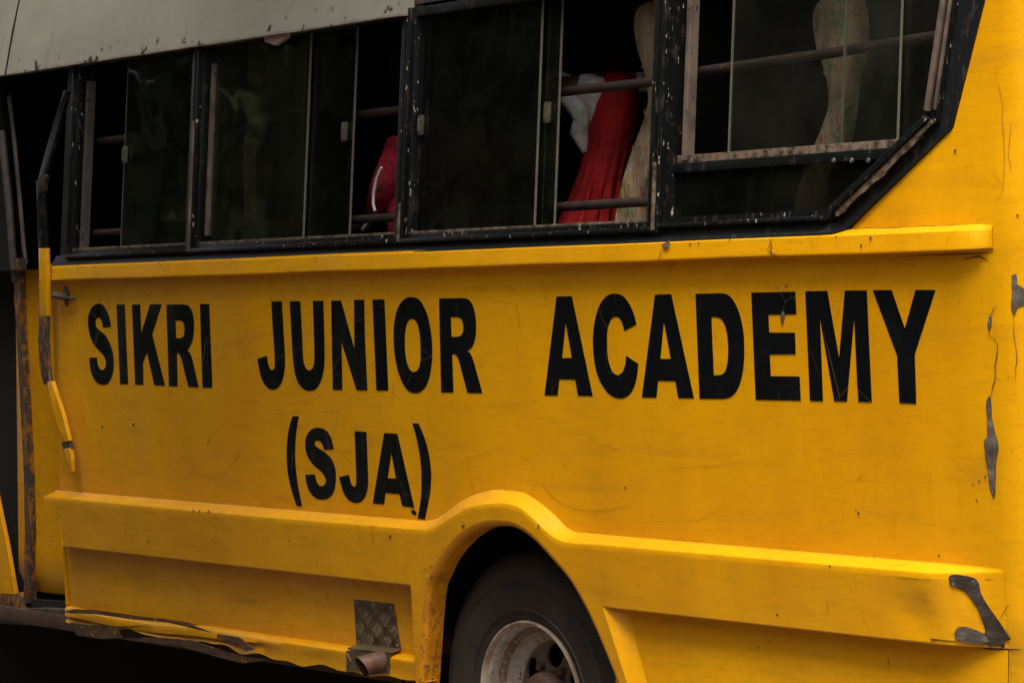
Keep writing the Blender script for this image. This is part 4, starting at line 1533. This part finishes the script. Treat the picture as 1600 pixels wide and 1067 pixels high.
def girl():
    c0 = S(953, 235, 0.32)                         # waist of the pinafore
    R0 = empty('person', (c0.x, c0.y, 1.0), 'child in red pinafore over white shirt, back to the window, arms out', 'person')
    fw = Vector((-0.78, 0.62, 0)).normalized()      # facing into the bus
    sd = Vector((fw.y, -fw.x, 0))                  # towards her right hand = rear of bus
    up = Vector((0, 0, 1))

    def P(s, f, z):
        s = s + (0.17 if z > 1.87 else 0.27) * max(-0.25, z - 1.87)
        return Vector((c0.x, c0.y, 0)) + sd * s + fw * f + up * z
    hip, wai, che, nec = 1.58, 1.74, 1.96, 2.06
    V = [P(0, 0, hip), P(0, 0.01, wai), P(0, 0.035, che), P(0, 0.085, nec), P(0, 0.15, nec + 0.035), P(0, 0.20, nec + 0.05), P(0, 0.25, nec + 0.01),
         P(-.06, 0.03, che + 0.075), P(-.13, 0.0, che + 0.06), P(-.19, 0.10, che + 0.09), P(-.21, 0.15, che + .10),
         P(.05, 0.06, che + 0.06), P(.06, 0.20, che - 0.01), P(.05, 0.30, che + 0.01), P(.04, 0.34, che + .01),
         P(-.055, 0, hip - 0.08), P(-.06, 0.01, 1.30), P(-.06, -0.01, 1.07), P(-.06, 0.09, 1.025),
         P(.055, 0, hip - 0.08), P(.06, 0.01, 1.30), P(.06, -0.01, 1.07), P(.06, 0.09, 1.025)]
    E_ = [(0, 1), (1, 2), (2, 3), (3, 4), (4, 5), (5, 6), (2, 7), (7, 8), (8, 9), (9, 10), (2, 11), (11, 12), (12, 13), (13, 14), (0, 15), (15, 16), (16, 17), (17, 18), (0, 19), (19, 20), (20, 21), (21, 22)]
    Rr = [.055, .050, .052, .036, .060, .088, .07, .045, .036, .030, .022, .045, .036, .030, .022, .06, .045, .03, .022, .06, .045, .03, .022]
    skin_mesh('body', V, E_, Rr, M['skin'], R0)
    # five short fingers a hand
    for h, w_ in ((10, -1), (14, 1)):
        bm = bmesh.new()
        b = V[h]
        for k in range(4):
            o_ = up * (0.012 - 0.008 * k)
            tube(bm, [b + o_, b + o_ + fw * 0.03, b + o_ + fw * 0.045 - up * 0.012], [.0065, .006, .0045], 8)
        tube(bm, [b - fw * 0.01 + up * 0.012, b + up * 0.028 + fw * 0.012, b + up * .03 + fw * .028], [.007, .006, .005], 8)
        part('fingers', R0, bm, M['skin'], smooth=True)
    # shirt
    V2 = [P(0, 0.03, wai + 0.05), P(-0.012, 0.03, che), P(0.02, 0.06, nec), P(-.055, 0.03, che + 0.055), P(-.125, -0.01, che + 0.075), P(.065, 0.055, che + 0.085), P(.10, 0.07, che + 0.065)]
    E2 = [(0, 1), (1, 2), (1, 3), (3, 4), (1, 5), (5, 6)]
    skin_mesh('shirt', V2, E2, [.050, .060, .036, .056, .056, .032, .034], M['white_cloth'], R0)
    # hanging sleeve fold
    bm = bmesh.new()
    a = [S(x, y, 0.26) for x, y in ((866, 122), (884, 136), (901, 160), (909, 186), (905, 208), (913, 238))]
    tube(bm, a, [.034, .044, .040, .026, .030, .008], 14, squash=0.8)
    part('sleeve', R0, bm, M['white_cloth'], smooth=True)
    # pinafore: bib back, waist, pleated skirt as one loft
    bm = bmesh.new()
    rows = []
    for z, hw, hd, fo, pl in ((2.062, .046, .050, .050, 0), (2.04, .058, .070, .045, 0), (1.99, .066, .080, .035, 0.001), (1.90, .066, .082, .028, 0.0015), (1.855, .062, .080, .024, 0.002), (1.848, .066, .084, .02, 0.003), (1.80, .066, .082, .012, .005),
                              (1.74, .072, .088, .008, .010), (1.66, .086, .100, .0, .014), (1.50, .12, .13, -.01, .018), (1.40, .14, .145, -.012, .022)):
        r = []
        for k in range(72):
            an = 2 * math.pi * k / 72
            rr = 1 + (pl / .12) * math.sin(k * 2 * math.pi / 72 * 15 + 0.4 * math.sin(k))
            r.append(P(hw * math.cos(an) * rr, fo + hd * math.sin(an) * rr, z))
        rows.append(r)
    V3 = grid(bm, rows, close=True)
    bm.faces.new(V3[0])
    part('pinafore', R0, bm, M['red_cloth'], smooth=True)
    bm = bmesh.new()
    head = P(0, 0.205, nec + 0.055)
    bmesh.ops.create_icosphere(bm, subdivisions=3, radius=0.098, matrix=Matrix.Translation(head))
    for v in list(bm.verts):
        if (v.co - head).dot(fw) > 0.045 and (v.co - head).z < 0.03:
            bm.verts.remove(v)
    part('hair', R0, bm, M['hair'], smooth=True)
    # face, turned away and down
    for s in (-1, 1):
        bm = bmesh.new()
        bmesh.ops.create_icosphere(bm, subdivisions=2, radius=0.012, matrix=Matrix.Translation(head + fw * 0.082 + sd * 0.032 * s - up * 0.01))
        part('eye', R0, bm, M['piping'], smooth=True)
    return R0


girl()


def rider():
    c0 = S(628, 300, 0.36)
    R0 = empty('person', (c0.x, c0.y, 1.0), 'seated passenger in crimson jacket with white piping, elbow at the open slot', 'person')

    def Q(px, py, y):
        return S(px, py, y - 0.13)
    sh, el, wr = Q(630, 240, 0.34), Q(601, 296, 0.30), Q(585, 349, 0.36)
    hnd = Q(560, 356, 0.38)
    tor = Q(672, 300, 0.42)
    hip = Vector((tor.x, tor.y, 1.50))
    neck = Q(668, 205, 0.44)
    head = Vector((neck.x - .03, neck.y + 0.02, neck.z + 0.15))
    sh2 = sh + Vector((0.03, 0.34, 0.0))
    el2 = sh2 + Vector((-0.12, 0.05, -0.24))
    wr2 = el2 + Vector((-0.20, -0.08, 0.03))
    hd2 = wr2 + Vector((-0.07, 0, 0))
    kn = hip + Vector((-0.40, -0.02, 0.02))
    kn2 = kn + Vector((0, 0.2, 0))
    V = [hip, tor, (tor + neck) / 2 + Vector((0, 0, .03)), neck, head - Vector((0, 0, .05)), head + Vector((-.01, 0, .04)), head + Vector((0, 0, .10)),
         sh, el, wr, hnd, sh2, el2, wr2, hd2, kn, kn + Vector((0.02, 0, -.42)), kn + Vector((-.10, 0, -.47)), kn2, kn2 + Vector((0.02, 0, -.42)), kn2 + Vector((-.10, 0, -.47))]
    E_ = [(0, 1), (1, 2), (2, 3), (3, 4), (4, 5), (5, 6), (2, 7), (7, 8), (8, 9), (9, 10), (2, 11), (11, 12), (12, 13), (13, 14), (0, 15), (15, 16), (16, 17), (0, 18), (18, 19), (19, 20)]
    Rr = [.13, .12, .12, .05, .075, .095, .06, .05, .042, .03, .026, .05, .042, .03, .028, .07, .045, .03, .07, .045, .03]
    skin_mesh('body', V, E_, Rr, M['skin'], R0)
    for b in (hnd, hd2):
        bm = bmesh.new()
        for k in range(4):
            o_ = Vector((0, 0.011 - 0.0075 * k, 0.004))
            tube(bm, [b + o_, b + o_ + Vector((-.035, 0, -.004)), b + o_ + Vector((-.055, 0, -.02))], [.008, .0075, .006], 8)
        tube(bm, [b + Vector((0.01, -.018, 0)), b + Vector((-.015, -.034, 0)), b + Vector((-.035, -.036, -.006))], [.009, .008, .006], 8)
        part('fingers', R0, bm, M['skin'], smooth=True)
    Vj = [hip, tor, (tor + neck) / 2 + Vector((0, 0, .03)), neck - Vector((0, 0, .03)), sh, el, wr - (wr - el) * 0.1, sh2, el2, wr2 - (wr2 - el2) * .1]
    Ej = [(0, 1), (1, 2), (2, 3), (2, 4), (4, 5), (5, 6), (2, 7), (7, 8), (8, 9)]
    skin_mesh('jacket', Vj, Ej, [.145, .14, .14, .065, .070, .050, .038, .075, .06, .045], M['maroon'], R0)
    bm = bmesh.new()
    tube(bm, [Q(x, y, 0.24) for x, y in ((596, 262), (589, 278), (584, 300), (583, 318), (586, 330))], 0.0045, 8)
    tube(bm, [Q(x, y, 0.26) for x, y in ((578, 344), (572, 352), (567, 359))], 0.006, 8)
    part('piping', R0, bm, M['piping'], smooth=True)
    bm = bmesh.new()
    bmesh.ops.create_icosphere(bm, subdivisions=3, radius=0.112, matrix=Matrix.Translation(head + Vector((0.012, 0, .045))))
    for v in list(bm.verts):
        if v.co.x < head.x - 0.045 and v.co.z < head.z + 0.10:
            bm.verts.remove(v)
    part('hair', R0, bm, M['hair'], smooth=True)
    return R0


rider()
#@@DOOR
# ================================================================== front doorway (left edge of the view)
YJ = 0.10
bm = bmesh.new()
ja, jb = S(24, 424, YJ), S(100, 424, YJ)
x0j, x1j = ja.x, jb.x + 0.02
zs = [0.50 + i * (1.598 - 0.50) / 16 for i in range(17)]
rows = []
for z in zs:
    r = []
    for k in range(13):
        u = k / 12
        bow = -0.022 * math.sin(math.pi * min(1, u * 1.15)) ** 0.8
        xx = x0j + (x1j - x0j) * u - 0.05 * (1.598 - z) * (1 - u) - 0.02 * (1.598 - z)
        yy = YJ + bow + (0.03 * sstep(0.56, 0.50, z))
        r.append(Vector((xx, yy, z)))
    rows.append(r)
grid(bm, rows)
part('door_jamb', BUS, bm, M['yellow'], smooth=True)
bm = bmesh.new()
grid(bm, [[Vector((XF + 0.002, y, z)) for y in (-0.0, 0.13)] for z in (0.49, 1.0, 1.6)])
part('jamb_return', BUS, bm, M['yellow'])
bm = bmesh.new()
slab(bm, [S(x, y, 0.07) for x, y in ((44, 936), (104, 940), (104, 950), (60, 952), (40, 948))], Vector((0, 0.02, 0)))
part('jamb_foot', BUS, bm, M['under'])
# flaking edge of the doorway
bm = bmesh.new()
pp = [(24, 404), (26, 470), (31, 560), (36, 650), (40, 740), (42, 830), (41, 900), (40, 942)]
L = [S(x - 3 + random.uniform(-.8, .8), y, 0.055) for x, y in pp]
Rr = [S(x + 5 + random.uniform(-.8, .8), y, 0.055) for x, y in pp]
slab(bm, L + list(reversed(Rr)), Vector((0, 0.03, 0)))
part('door_edge', BUS, bm, M['multichip'])


def strip(bm, pts, w0, y, th=0.014, yvar=None):
    L, Rr = [], []
    for i, p in enumerate(pts):
        a, b = Vector(pts[max(0, i - 1)]), Vector(pts[min(len(pts) - 1, i + 1)])
        t = (b - a).normalized()
        nn = Vector((-t.y, t.x)) * (w0[i] if isinstance(w0, (list, tuple)) else w0) / 2
        L.append(S(p[0] + nn.x, p[1] + nn.y, y))
        Rr.append(S(p[0] - nn.x, p[1] - nn.y, y))
    slab(bm, L + list(reversed(Rr)), Vector((0, th, 0)), 0.002)


YD = -0.05
bm = bmesh.new()
strip(bm, [(103, 142), (92, 178), (78, 228), (63, 288)], [7, 8, 10, 12], YD + 0.03)
DS = part('door_strip', BUS, bm, M['frame_clean'], smooth=True)
bm = bmesh.new()
strip(bm, [(62, 284), (63, 330), (65, 392)], 11, YD)
part('strip_length', DS, bm, M['frame'], smooth=True)
bm = bmesh.new()
strip(bm, [(66, 388), (67, 430), (68, 494)], 12, YD - 0.002)
part('strip_length', DS, bm, M['yellow'], smooth=True)
bm = bmesh.new()
strip(bm, [(67, 490), (66, 530), (67, 568), (73, 600)], [12, 13, 12, 11], YD - 0.001)
part('strip_length', DS, bm, M['multichip'], smooth=True)
bm = bmesh.new()
strip(bm, [(77, 596), (84, 625), (93, 655), (102, 690)], [8, 11, 12, 12], YD - 0.003)
part('strip_length', DS, bm, M['yellow'], smooth=True)
bm = bmesh.new()
strip(bm, [(101, 688), (105, 703)], [11, 12], YD)
part('strip_length', DS, bm, M['edgegrime'], smooth=True)
bm = bmesh.new()
strip(bm, [(104, 700), (108, 718), (111, 737)], [10, 7, 2], YD - 0.002)
part('strip_length', DS, bm, M['yellow'], smooth=True)
# dull knuckle where the strip is bent
bm = bmesh.new()
strip(bm, [(70, 274), (62, 286), (66, 300)], [8, 15, 8], YD - 0.006, 0.012)
part('strip_joint', DS, bm, M['rustbar'], smooth=True)

# rods of the open folding door
bm = bmesh.new()
tube(bm, [S(x, y, 0.12) for x, y in ((14, 150), (22, 215), (30, 300), (36, 370), (40, 412))], 0.008, 8)
part('door_rod', BUS, bm, M['track'], smooth=True)
bm = bmesh.new()
tube(bm, [S(x, y, 0.06) for x, y in ((2, 205), (9, 270), (15, 330), (20, 400), (24, 440))], 0.013, 8)
part('door_rod', BUS, bm, M['edgegrime'], smooth=True)
# dark leaf of the door and its yellow foot
bm = bmesh.new()
slab(bm, [S(x, y, 0.16) for x, y in ((-60, 120), (0, 120), (20, 430), (36, 700), (40, 945), (-60, 940))], Vector((0, 0.02, 0)))
LF = part('door_leaf', BUS, bm, M['under'])
bm = bmesh.new()
slab(bm, [S(x, y, 0.05) for x, y in ((-40, 700), (-8, 760), (10, 850), (24, 928), (-40, 928))], Vector((0, 0.015, 0)), 0.003)
part('leaf_foot', LF, bm, M['yellow'], smooth=True)
bm = bmesh.new()
slab(bm, [S(x, y, 0.04) for x, y in ((-40, 930), (14, 930), (30, 925), (34, 950), (20, 962), (-40, 958))], Vector((0, 0.02, 0)), 0.003)
part('leaf_edge', LF, bm, M['multichip'], smooth=True)
bm = bmesh.new()
slab(bm, [S(x, y, 0.035) for x, y in ((-40, 955), (60, 950), (108, 952), (120, 985), (60, 978), (-40, 970))], Vector((0, 0.05, 0)), 0.003)
part('door_step', BUS, bm, M['edgegrime'], smooth=True)
# hook that holds the door open
bm = bmesh.new()
hk = [S(84, 461, -0.03), S(100, 465, -0.022), S(117, 467, -0.016)]
tube(bm, hk, [0.011, 0.009, 0.005], 8)
tube(bm, [S(102, 448, -0.006), S(104, 460, -0.012), S(104, 478, -0.006)], [0.004, 0.011, 0.004], 8)
part('door_catch', BUS, bm, M['edgegrime'], smooth=True)
#@@WEAR
# ================================================================== paint damage (bare primer where the yellow has come off)
def surf(x, z):
    if x > XR:
        a = min(1.0, (x - XR) / RC)
        base = RC - math.sqrt(max(0, RC * RC * (1 - a * a)))
        return base + (YSK - 0.06 * (0.69 - z) if z < 0.69 else 0) + (WS * (z - 1.6) if z > 1.6 else 0)
    if z > 1.62:
        return wy(z)
    if z > 1.556:
        return -0.0342 + 0.14 * max(0.0, z - 1.5655) if z < 1.6065 else -0.019
    if z >= zin(x) - 0.002:
        return 0.0
    if z > LIPZ:
        if z > zout(x) - 0.014:
            zi, zo = zin(x), zout(x)
            t = (zi - z) / max(1e-4, zi - zo)
            return yface(zo, wband(x)) * max(0, min(1, t))
        return yface(z, wband(x))
    return YSK + (-0.06 if x > -5.6 else 0.04) * (0.69 - z)


def on_body(px, py, lift=0.0016):
    y = 0.0
    for _ in range(8):
        q = S(px, py, y)
        y = surf(q.x, q.z) - lift
    return S(px, py, y)


def patch(pts, mat, lift=0.0016, name='paint_chip', n=3, smooth_it=True):
    o2 = smooth_outline(pts, n=n) if smooth_it else [Vector(p) for p in pts]
    bm = bmesh.new()
    tri = geometry.tessellate_polygon([[Vector((p.x, p.y, 0)) for p in o2]])
    Vv = [bm.verts.new((p.x, p.y, 0)) for p in o2]
    for t in tri:
        try:
            bm.faces.new([Vv[i] for i in t])
        except ValueError:
            pass
    bmesh.ops.subdivide_edges(bm, edges=[e for e in bm.edges if e.calc_length() > 8], cuts=2, use_grid_fill=True)
    for v in bm.verts:
        v.co = on_body(v.co.x, v.co.y, lift + (0.0035 * abs(mnoise.noise(Vector((v.co.x * 0.05, v.co.y * 0.04, 2)))) if name == 'paint_chip' else 0))
    for f in bm.faces:
        if f.normal.y > 0:
            f.normal_flip()
    ob = part(name, BUS, bm, mat, recalc=False)
    if name == 'paint_chip':                             # rusty rim where the paint layers break off
        cxy = sum(o2, Vector((0, 0))) / len(o2)
        bm = bmesh.new()
        inn = [bm.verts.new(on_body(p.x, p.y, lift + 0.0004)) for p in o2]
        m = len(o2)
        outv = []
        for i, p in enumerate(o2):
            tg = (o2[(i + 1) % m] - o2[i - 1])
            nn = Vector((tg.y, -tg.x)).normalized() if tg.length else Vector((0, 0))
            if sum(o2[k].x * o2[(k + 1) % m].y - o2[(k + 1) % m].x * o2[k].y for k in range(m)) < 0:
                nn = -nn
            q = p + nn * random.uniform(0.0, 1.1)
            outv.append(bm.verts.new(on_body(q.x, q.y, lift + 0.0002)))
        for i in range(m):
            bm.faces.new((inn[i], inn[(i + 1) % m], outv[(i + 1) % m], outv[i]))
        part('chip_rim', ob, bm, M['rustbar'])
    return ob


def Z(x0, y0, s, pts):
    return [(x0 + a / s, y0 + b / s) for a, b in pts]


patch(Z(1440, 380, 2.54, [(358, 132), (366, 128), (375, 124), (377, 145), (379, 162), (392, 172), (407, 182), (420, 186), (420, 246), (406, 247), (390, 250), (378, 256), (374, 270), (368, 283), (360, 270), (357, 255), (360, 215), (360, 170)]), M['primer'], n=2)
patch(Z(1440, 380, 2.54, [(268, 608), (275, 625), (278, 690), (288, 745), (301, 790), (303, 815), (297, 845), (292, 880), (291, 960), (290, 1000), (284, 1004), (271, 960), (261, 890), (251, 825), (249, 780), (261, 768), (261, 700), (256, 645)]), M['primer'], n=2)
patch(Z(1440, 380, 2.54, [(264, 300), (275, 292), (275, 315), (272, 336), (265, 340)]), M['primer'], n=2)
patch(Z(1150, 700, 2.907, [(968, 588), (985, 573), (1030, 578), (1080, 590), (1103, 612), (1110, 655), (1145, 720), (1190, 780), (1222, 830), (1247, 866), (1215, 875), (1218, 905), (1150, 912), (1128, 880), (1125, 845),
                           (1134, 830), (1112, 760), (1082, 700), (1040, 650), (1000, 627), (975, 622)]), M['darkprimer'], n=2, lift=0.003)
patch(Z(1150, 700, 2.907, [(1000, 866), (996, 840), (1005, 820), (1022, 810), (1062, 815), (1122, 843), (1150, 880), (1152, 908), (1080, 893)]), M['primer'], n=2, lift=0.0045)
patch(Z(960, 300, 8, [(596, 660), (640, 640), (690, 600), (672, 645), (692, 660), (678, 682), (650, 692), (618, 696)]), M['primer'], n=2, lift=0.004)
patch(Z(1070, 440, 5.335, [(812, 250), (826, 252), (832, 275), (824, 310), (812, 355), (806, 330), (800, 290)]), M['primer'], n=2, lift=0.003)
patch(Z(430, 640, 5.927, [(1262, 925), (1290, 932), (1308, 955), (1300, 973), (1275, 968), (1260, 950)]), M['letter'], n=3, name='paint_blot')


def crack(pts, w, mat, lift=0.002, name='crack'):
    L, Rr = [], []
    for i, p in enumerate(pts):
        a, b = Vector(pts[max(0, i - 1)]), Vector(pts[min(len(pts) - 1, i + 1)])
        t = (b - a).normalized()
        ww = w * (0.5 + random.random()) * (0.35 if i in (0, len(pts) - 1) else 1) / 2
        L.append((p[0] - t.y * ww, p[1] + t.x * ww))
        Rr.append((p[0] + t.y * ww, p[1] - t.x * ww))
    return L, Rr


CR = [
    (Z(1440, 380, 2.54, [(268, 338), (268, 358), (271, 375), (285, 378), (293, 384), (301, 400), (300, 430), (297, 455), (291, 480), (292, 520), (290, 545), (282, 570), (277, 595), (268, 612)]), 2.0),
    (Z(1440, 380, 2.54, [(268, 300), (284, 262), (300, 250)]), 1.6),
    (Z(1440, 380, 2.54, [(365, 285), (366, 330), (366, 360), (372, 400), (378, 440), (378, 470), (372, 500), (374, 550)]), 1.6),
    (Z(1440, 380, 2.54, [(292, 532), (300, 538), (320, 540), (350, 533), (370, 534)]), 1.4),
    (Z(1000, 0, 2.54, [(1424, 330), (1430, 370), (1440, 430), (1436, 470), (1442, 530), (1446, 600), (1446, 650), (1443, 690), (1442, 730), (1434, 765), (1412, 800)]), 1.4),
    (Z(1000, 0, 2.54, [(1472, 485), (1470, 520), (1465, 570), (1462, 620), (1470, 650), (1470, 680)]), 1.4),
    (Z(1000, 0, 2.54, [(1442, 735), (1425, 718), (1410, 704), (1412, 684)]), 1.4),
    (Z(1000, 0, 2.54, [(1260, 895), (1300, 893), (1335, 880), (1352, 866), (1376, 860)]), 1.4),
    (Z(1250, 120, 3.558, [(320, 846), (370, 840), (440, 843), (520, 840), (620, 836), (700, 828), (760, 830), (840, 826), (920, 820)]), 1.5),
    (Z(1250, 120, 3.558, [(270, 760), (285, 792), (330, 800), (400, 800)]), 2.0),
    (Z(960, 300, 8, [(600, 690), (580, 735), (572, 790), (556, 830), (545, 860)]), 1.6),
    (Z(1000, 0, 2.54, [(512, 950), (522, 975), (518, 1000), (540, 1015), (548, 1020)]), 2.2),
    ([(1206, 372), (1204, 380), (1199, 390), (1206, 398), (1213, 403)], 2.0),
    (Z(1150, 700, 2.907, [(880, 864), (940, 872), (1000, 880), (1080, 897), (1150, 912), (1220, 912), (1275, 914), (1305, 916)]), 3.2),
    (Z(1150, 700, 2.907, [(1195, 780), (1215, 745), (1230, 720), (1245, 708)]), 1.6),
    (Z(1150, 700, 2.907, [(412, 675), (416, 740), (422, 820)]), 1.2),
    (Z(1150, 700, 2.907, [(690, 945), (692, 970), (690, 995)]), 2.0),
    (Z(1150, 700, 2.907, [(850, 990), (890, 975), (930, 965)]), 1.4),
    (Z(1150, 700, 2.907, [(1240, 930), (1244, 980), (1252, 1067)]), 1.4),
    (Z(570, 450, 5.93, [(228, 962), (260, 966), (290, 1000)]), 1.2),
    (Z(570, 450, 5.93, [(262, 880), (258, 960), (246, 1067)]), 1.2),
    ([(1040, 728), (1070, 731), (1110, 728), (1160, 722)], 1.0),
    ([(845, 752), (862, 775), (880, 788), (905, 797), (940, 798), (985, 790)], 1.3),
    (Z(640, 620, 3.2, [(205, 355), (280, 315), (360, 285), (430, 262), (500, 268), (580, 310), (640, 370)]), 0.9),
    (Z(640, 620, 3.2, [(830, 228), (920, 232), (1000, 248), (1080, 280), (1150, 320)]), 0.8),
    (Z(640, 620, 3.2, [(1070, 640), (1200, 628), (1330, 612), (1440, 618), (1520, 575), (1570, 548)]), 0.8),
    ([(346, 746), (356, 734), (362, 726), (370, 716), (376, 706)], 1.4),
    ([(322, 700), (326, 690), (330, 682)], 1.6),
    ([(1480, 712), (1494, 722), (1502, 735)], 1.4),
    ([(1505, 405), (1530, 400), (1545, 408)], 4.0),
    ([(1400, 402), (1440, 399), (1480, 398), (1530, 396), (1560, 392)], 2.6),
    (Z(60, 920, 4.0, [(1190, 70), (1230, 72), (1300, 74), (1370, 76)]), 1.2),
    (Z(500, 900, 6.39, [(840, 860), (800, 910), (830, 960), (860, 1010), (890, 1060)]), 1.0),
    (Z(60, 920, 4.0, [(520, 162), (600, 168), (700, 178), (800, 186), (900, 204), (1000, 226), (1080, 244)]), 2.2),
    (Z(60, 920, 4.0, [(1330, 288), (1400, 298), (1480, 315), (1560, 324)]), 2.0),
]
bm = bmesh.new()
bm2 = bmesh.new()
for pts, w_ in CR:
    L, Rr = crack(pts, w_ * 0.52, None)
    if w_ <= 1.4:
        a = [bm2.verts.new(on_body(x, y, 0.0022)) for x, y in L]
        b = [bm2.verts.new(on_body(x, y, 0.0022)) for x, y in Rr]
        for i in range(len(a) - 1):
            bm2.faces.new((a[i], a[i + 1], b[i + 1], b[i]))
        continue
    a = [bm.verts.new(on_body(x, y, 0.0022)) for x, y in L]
    b = [bm.verts.new(on_body(x, y, 0.0022)) for x, y in Rr]
    for i in range(len(a) - 1):
        bm.faces.new((a[i], a[i + 1], b[i + 1], b[i]))
o = part('hairline_scratches', BUS, bm2, M['scratch'])
o['kind'] = 'stuff'
o = part('cracks', BUS, bm, M['rustbar'])
o['kind'] = 'stuff'

# specks: little flakes of paint knocked off, here and there
bm = bmesh.new()
rnd = random.Random(11)


def speck(px, py, r, asp=1.0):
    n = 6
    vs = []
    a0_ = rnd.uniform(0, 6.28)
    for k in range(n):
        an = a0_ + 2 * math.pi * k / n
        rr = r * rnd.uniform(0.5, 1.3)
        vs.append(bm.verts.new(on_body(px + rr * math.cos(an) * 0.8, py + rr * math.sin(an) * asp, 0.0021)))
    bm.faces.new(vs)


for x, y, r in ((1590, 337, 2.5), (1342, 802, 3.0), (1337, 797, 1.5), (1228, 447, 3), (160, 667, 2.2), (209, 663, 2.2), (1492, 236, 3.0), (953, 445, 1.4), (1337, 597, 1.2), (1432, 612, 1.3), (1360, 372, 3.5), (1345, 384, 2.5), (1306, 370, 2),
                (1539, 744, 2.5), (1530, 752, 2), (1526, 781, 2.2), (1520, 757, 1.5), (651, 990, 4.0), (664, 952, 2.0), (672, 914, 1.6), (452, 845, 2.2), (609, 838, 3), (232, 846, 2.0), (724, 822, 3), (841, 822, 2), (1214, 960, 2.2), (1296, 884, 2),
                (975, 1031, 2.6), (990, 1046, 2), (997, 914, 1.6), (966, 871, 1.6), (977, 762, 2), (1467, 868, 2), (500, 618, 1.5), (1186, 1010, 1.5), (302, 797, 3), (312, 798, 2.5), (326, 799, 2), (1140, 374, 2), (1078, 382, 2), (1091, 380, 2)):
    speck(x, y, r)
for k in range(60):
    speck(rnd.uniform(120, 1540), rnd.uniform(640, 760), rnd.uniform(0.5, 1.1))
for k in range(70):                                   # along the edge of the belt rail and of the band
    x = rnd.uniform(100, 1500)
    speck(x, 381 + (800 - x) * 0.031 * 0 + (420 - 381) * (800 - x) / 720 * (1 if x < 800 else 0.55), rnd.uniform(0.6, 1.5), 0.6)
for k in range(60):
    x = rnd.uniform(950, 1560)
    speck(x, 948 + (x - 940) * 0.108 + rnd.uniform(-3, 1), rnd.uniform(0.6, 1.7), 0.7)
for k in range(90):                                   # front edge of the wheel arch
    y = rnd.uniform(880, 1066)
    speck(rnd.uniform(650, 668) + (1066 - y) * 0.05, y, rnd.uniform(0.5, 1.6))
o = part('paint_specks', BUS, bm, M['edgegrime'], recalc=False)
o['kind'] = 'stuff'
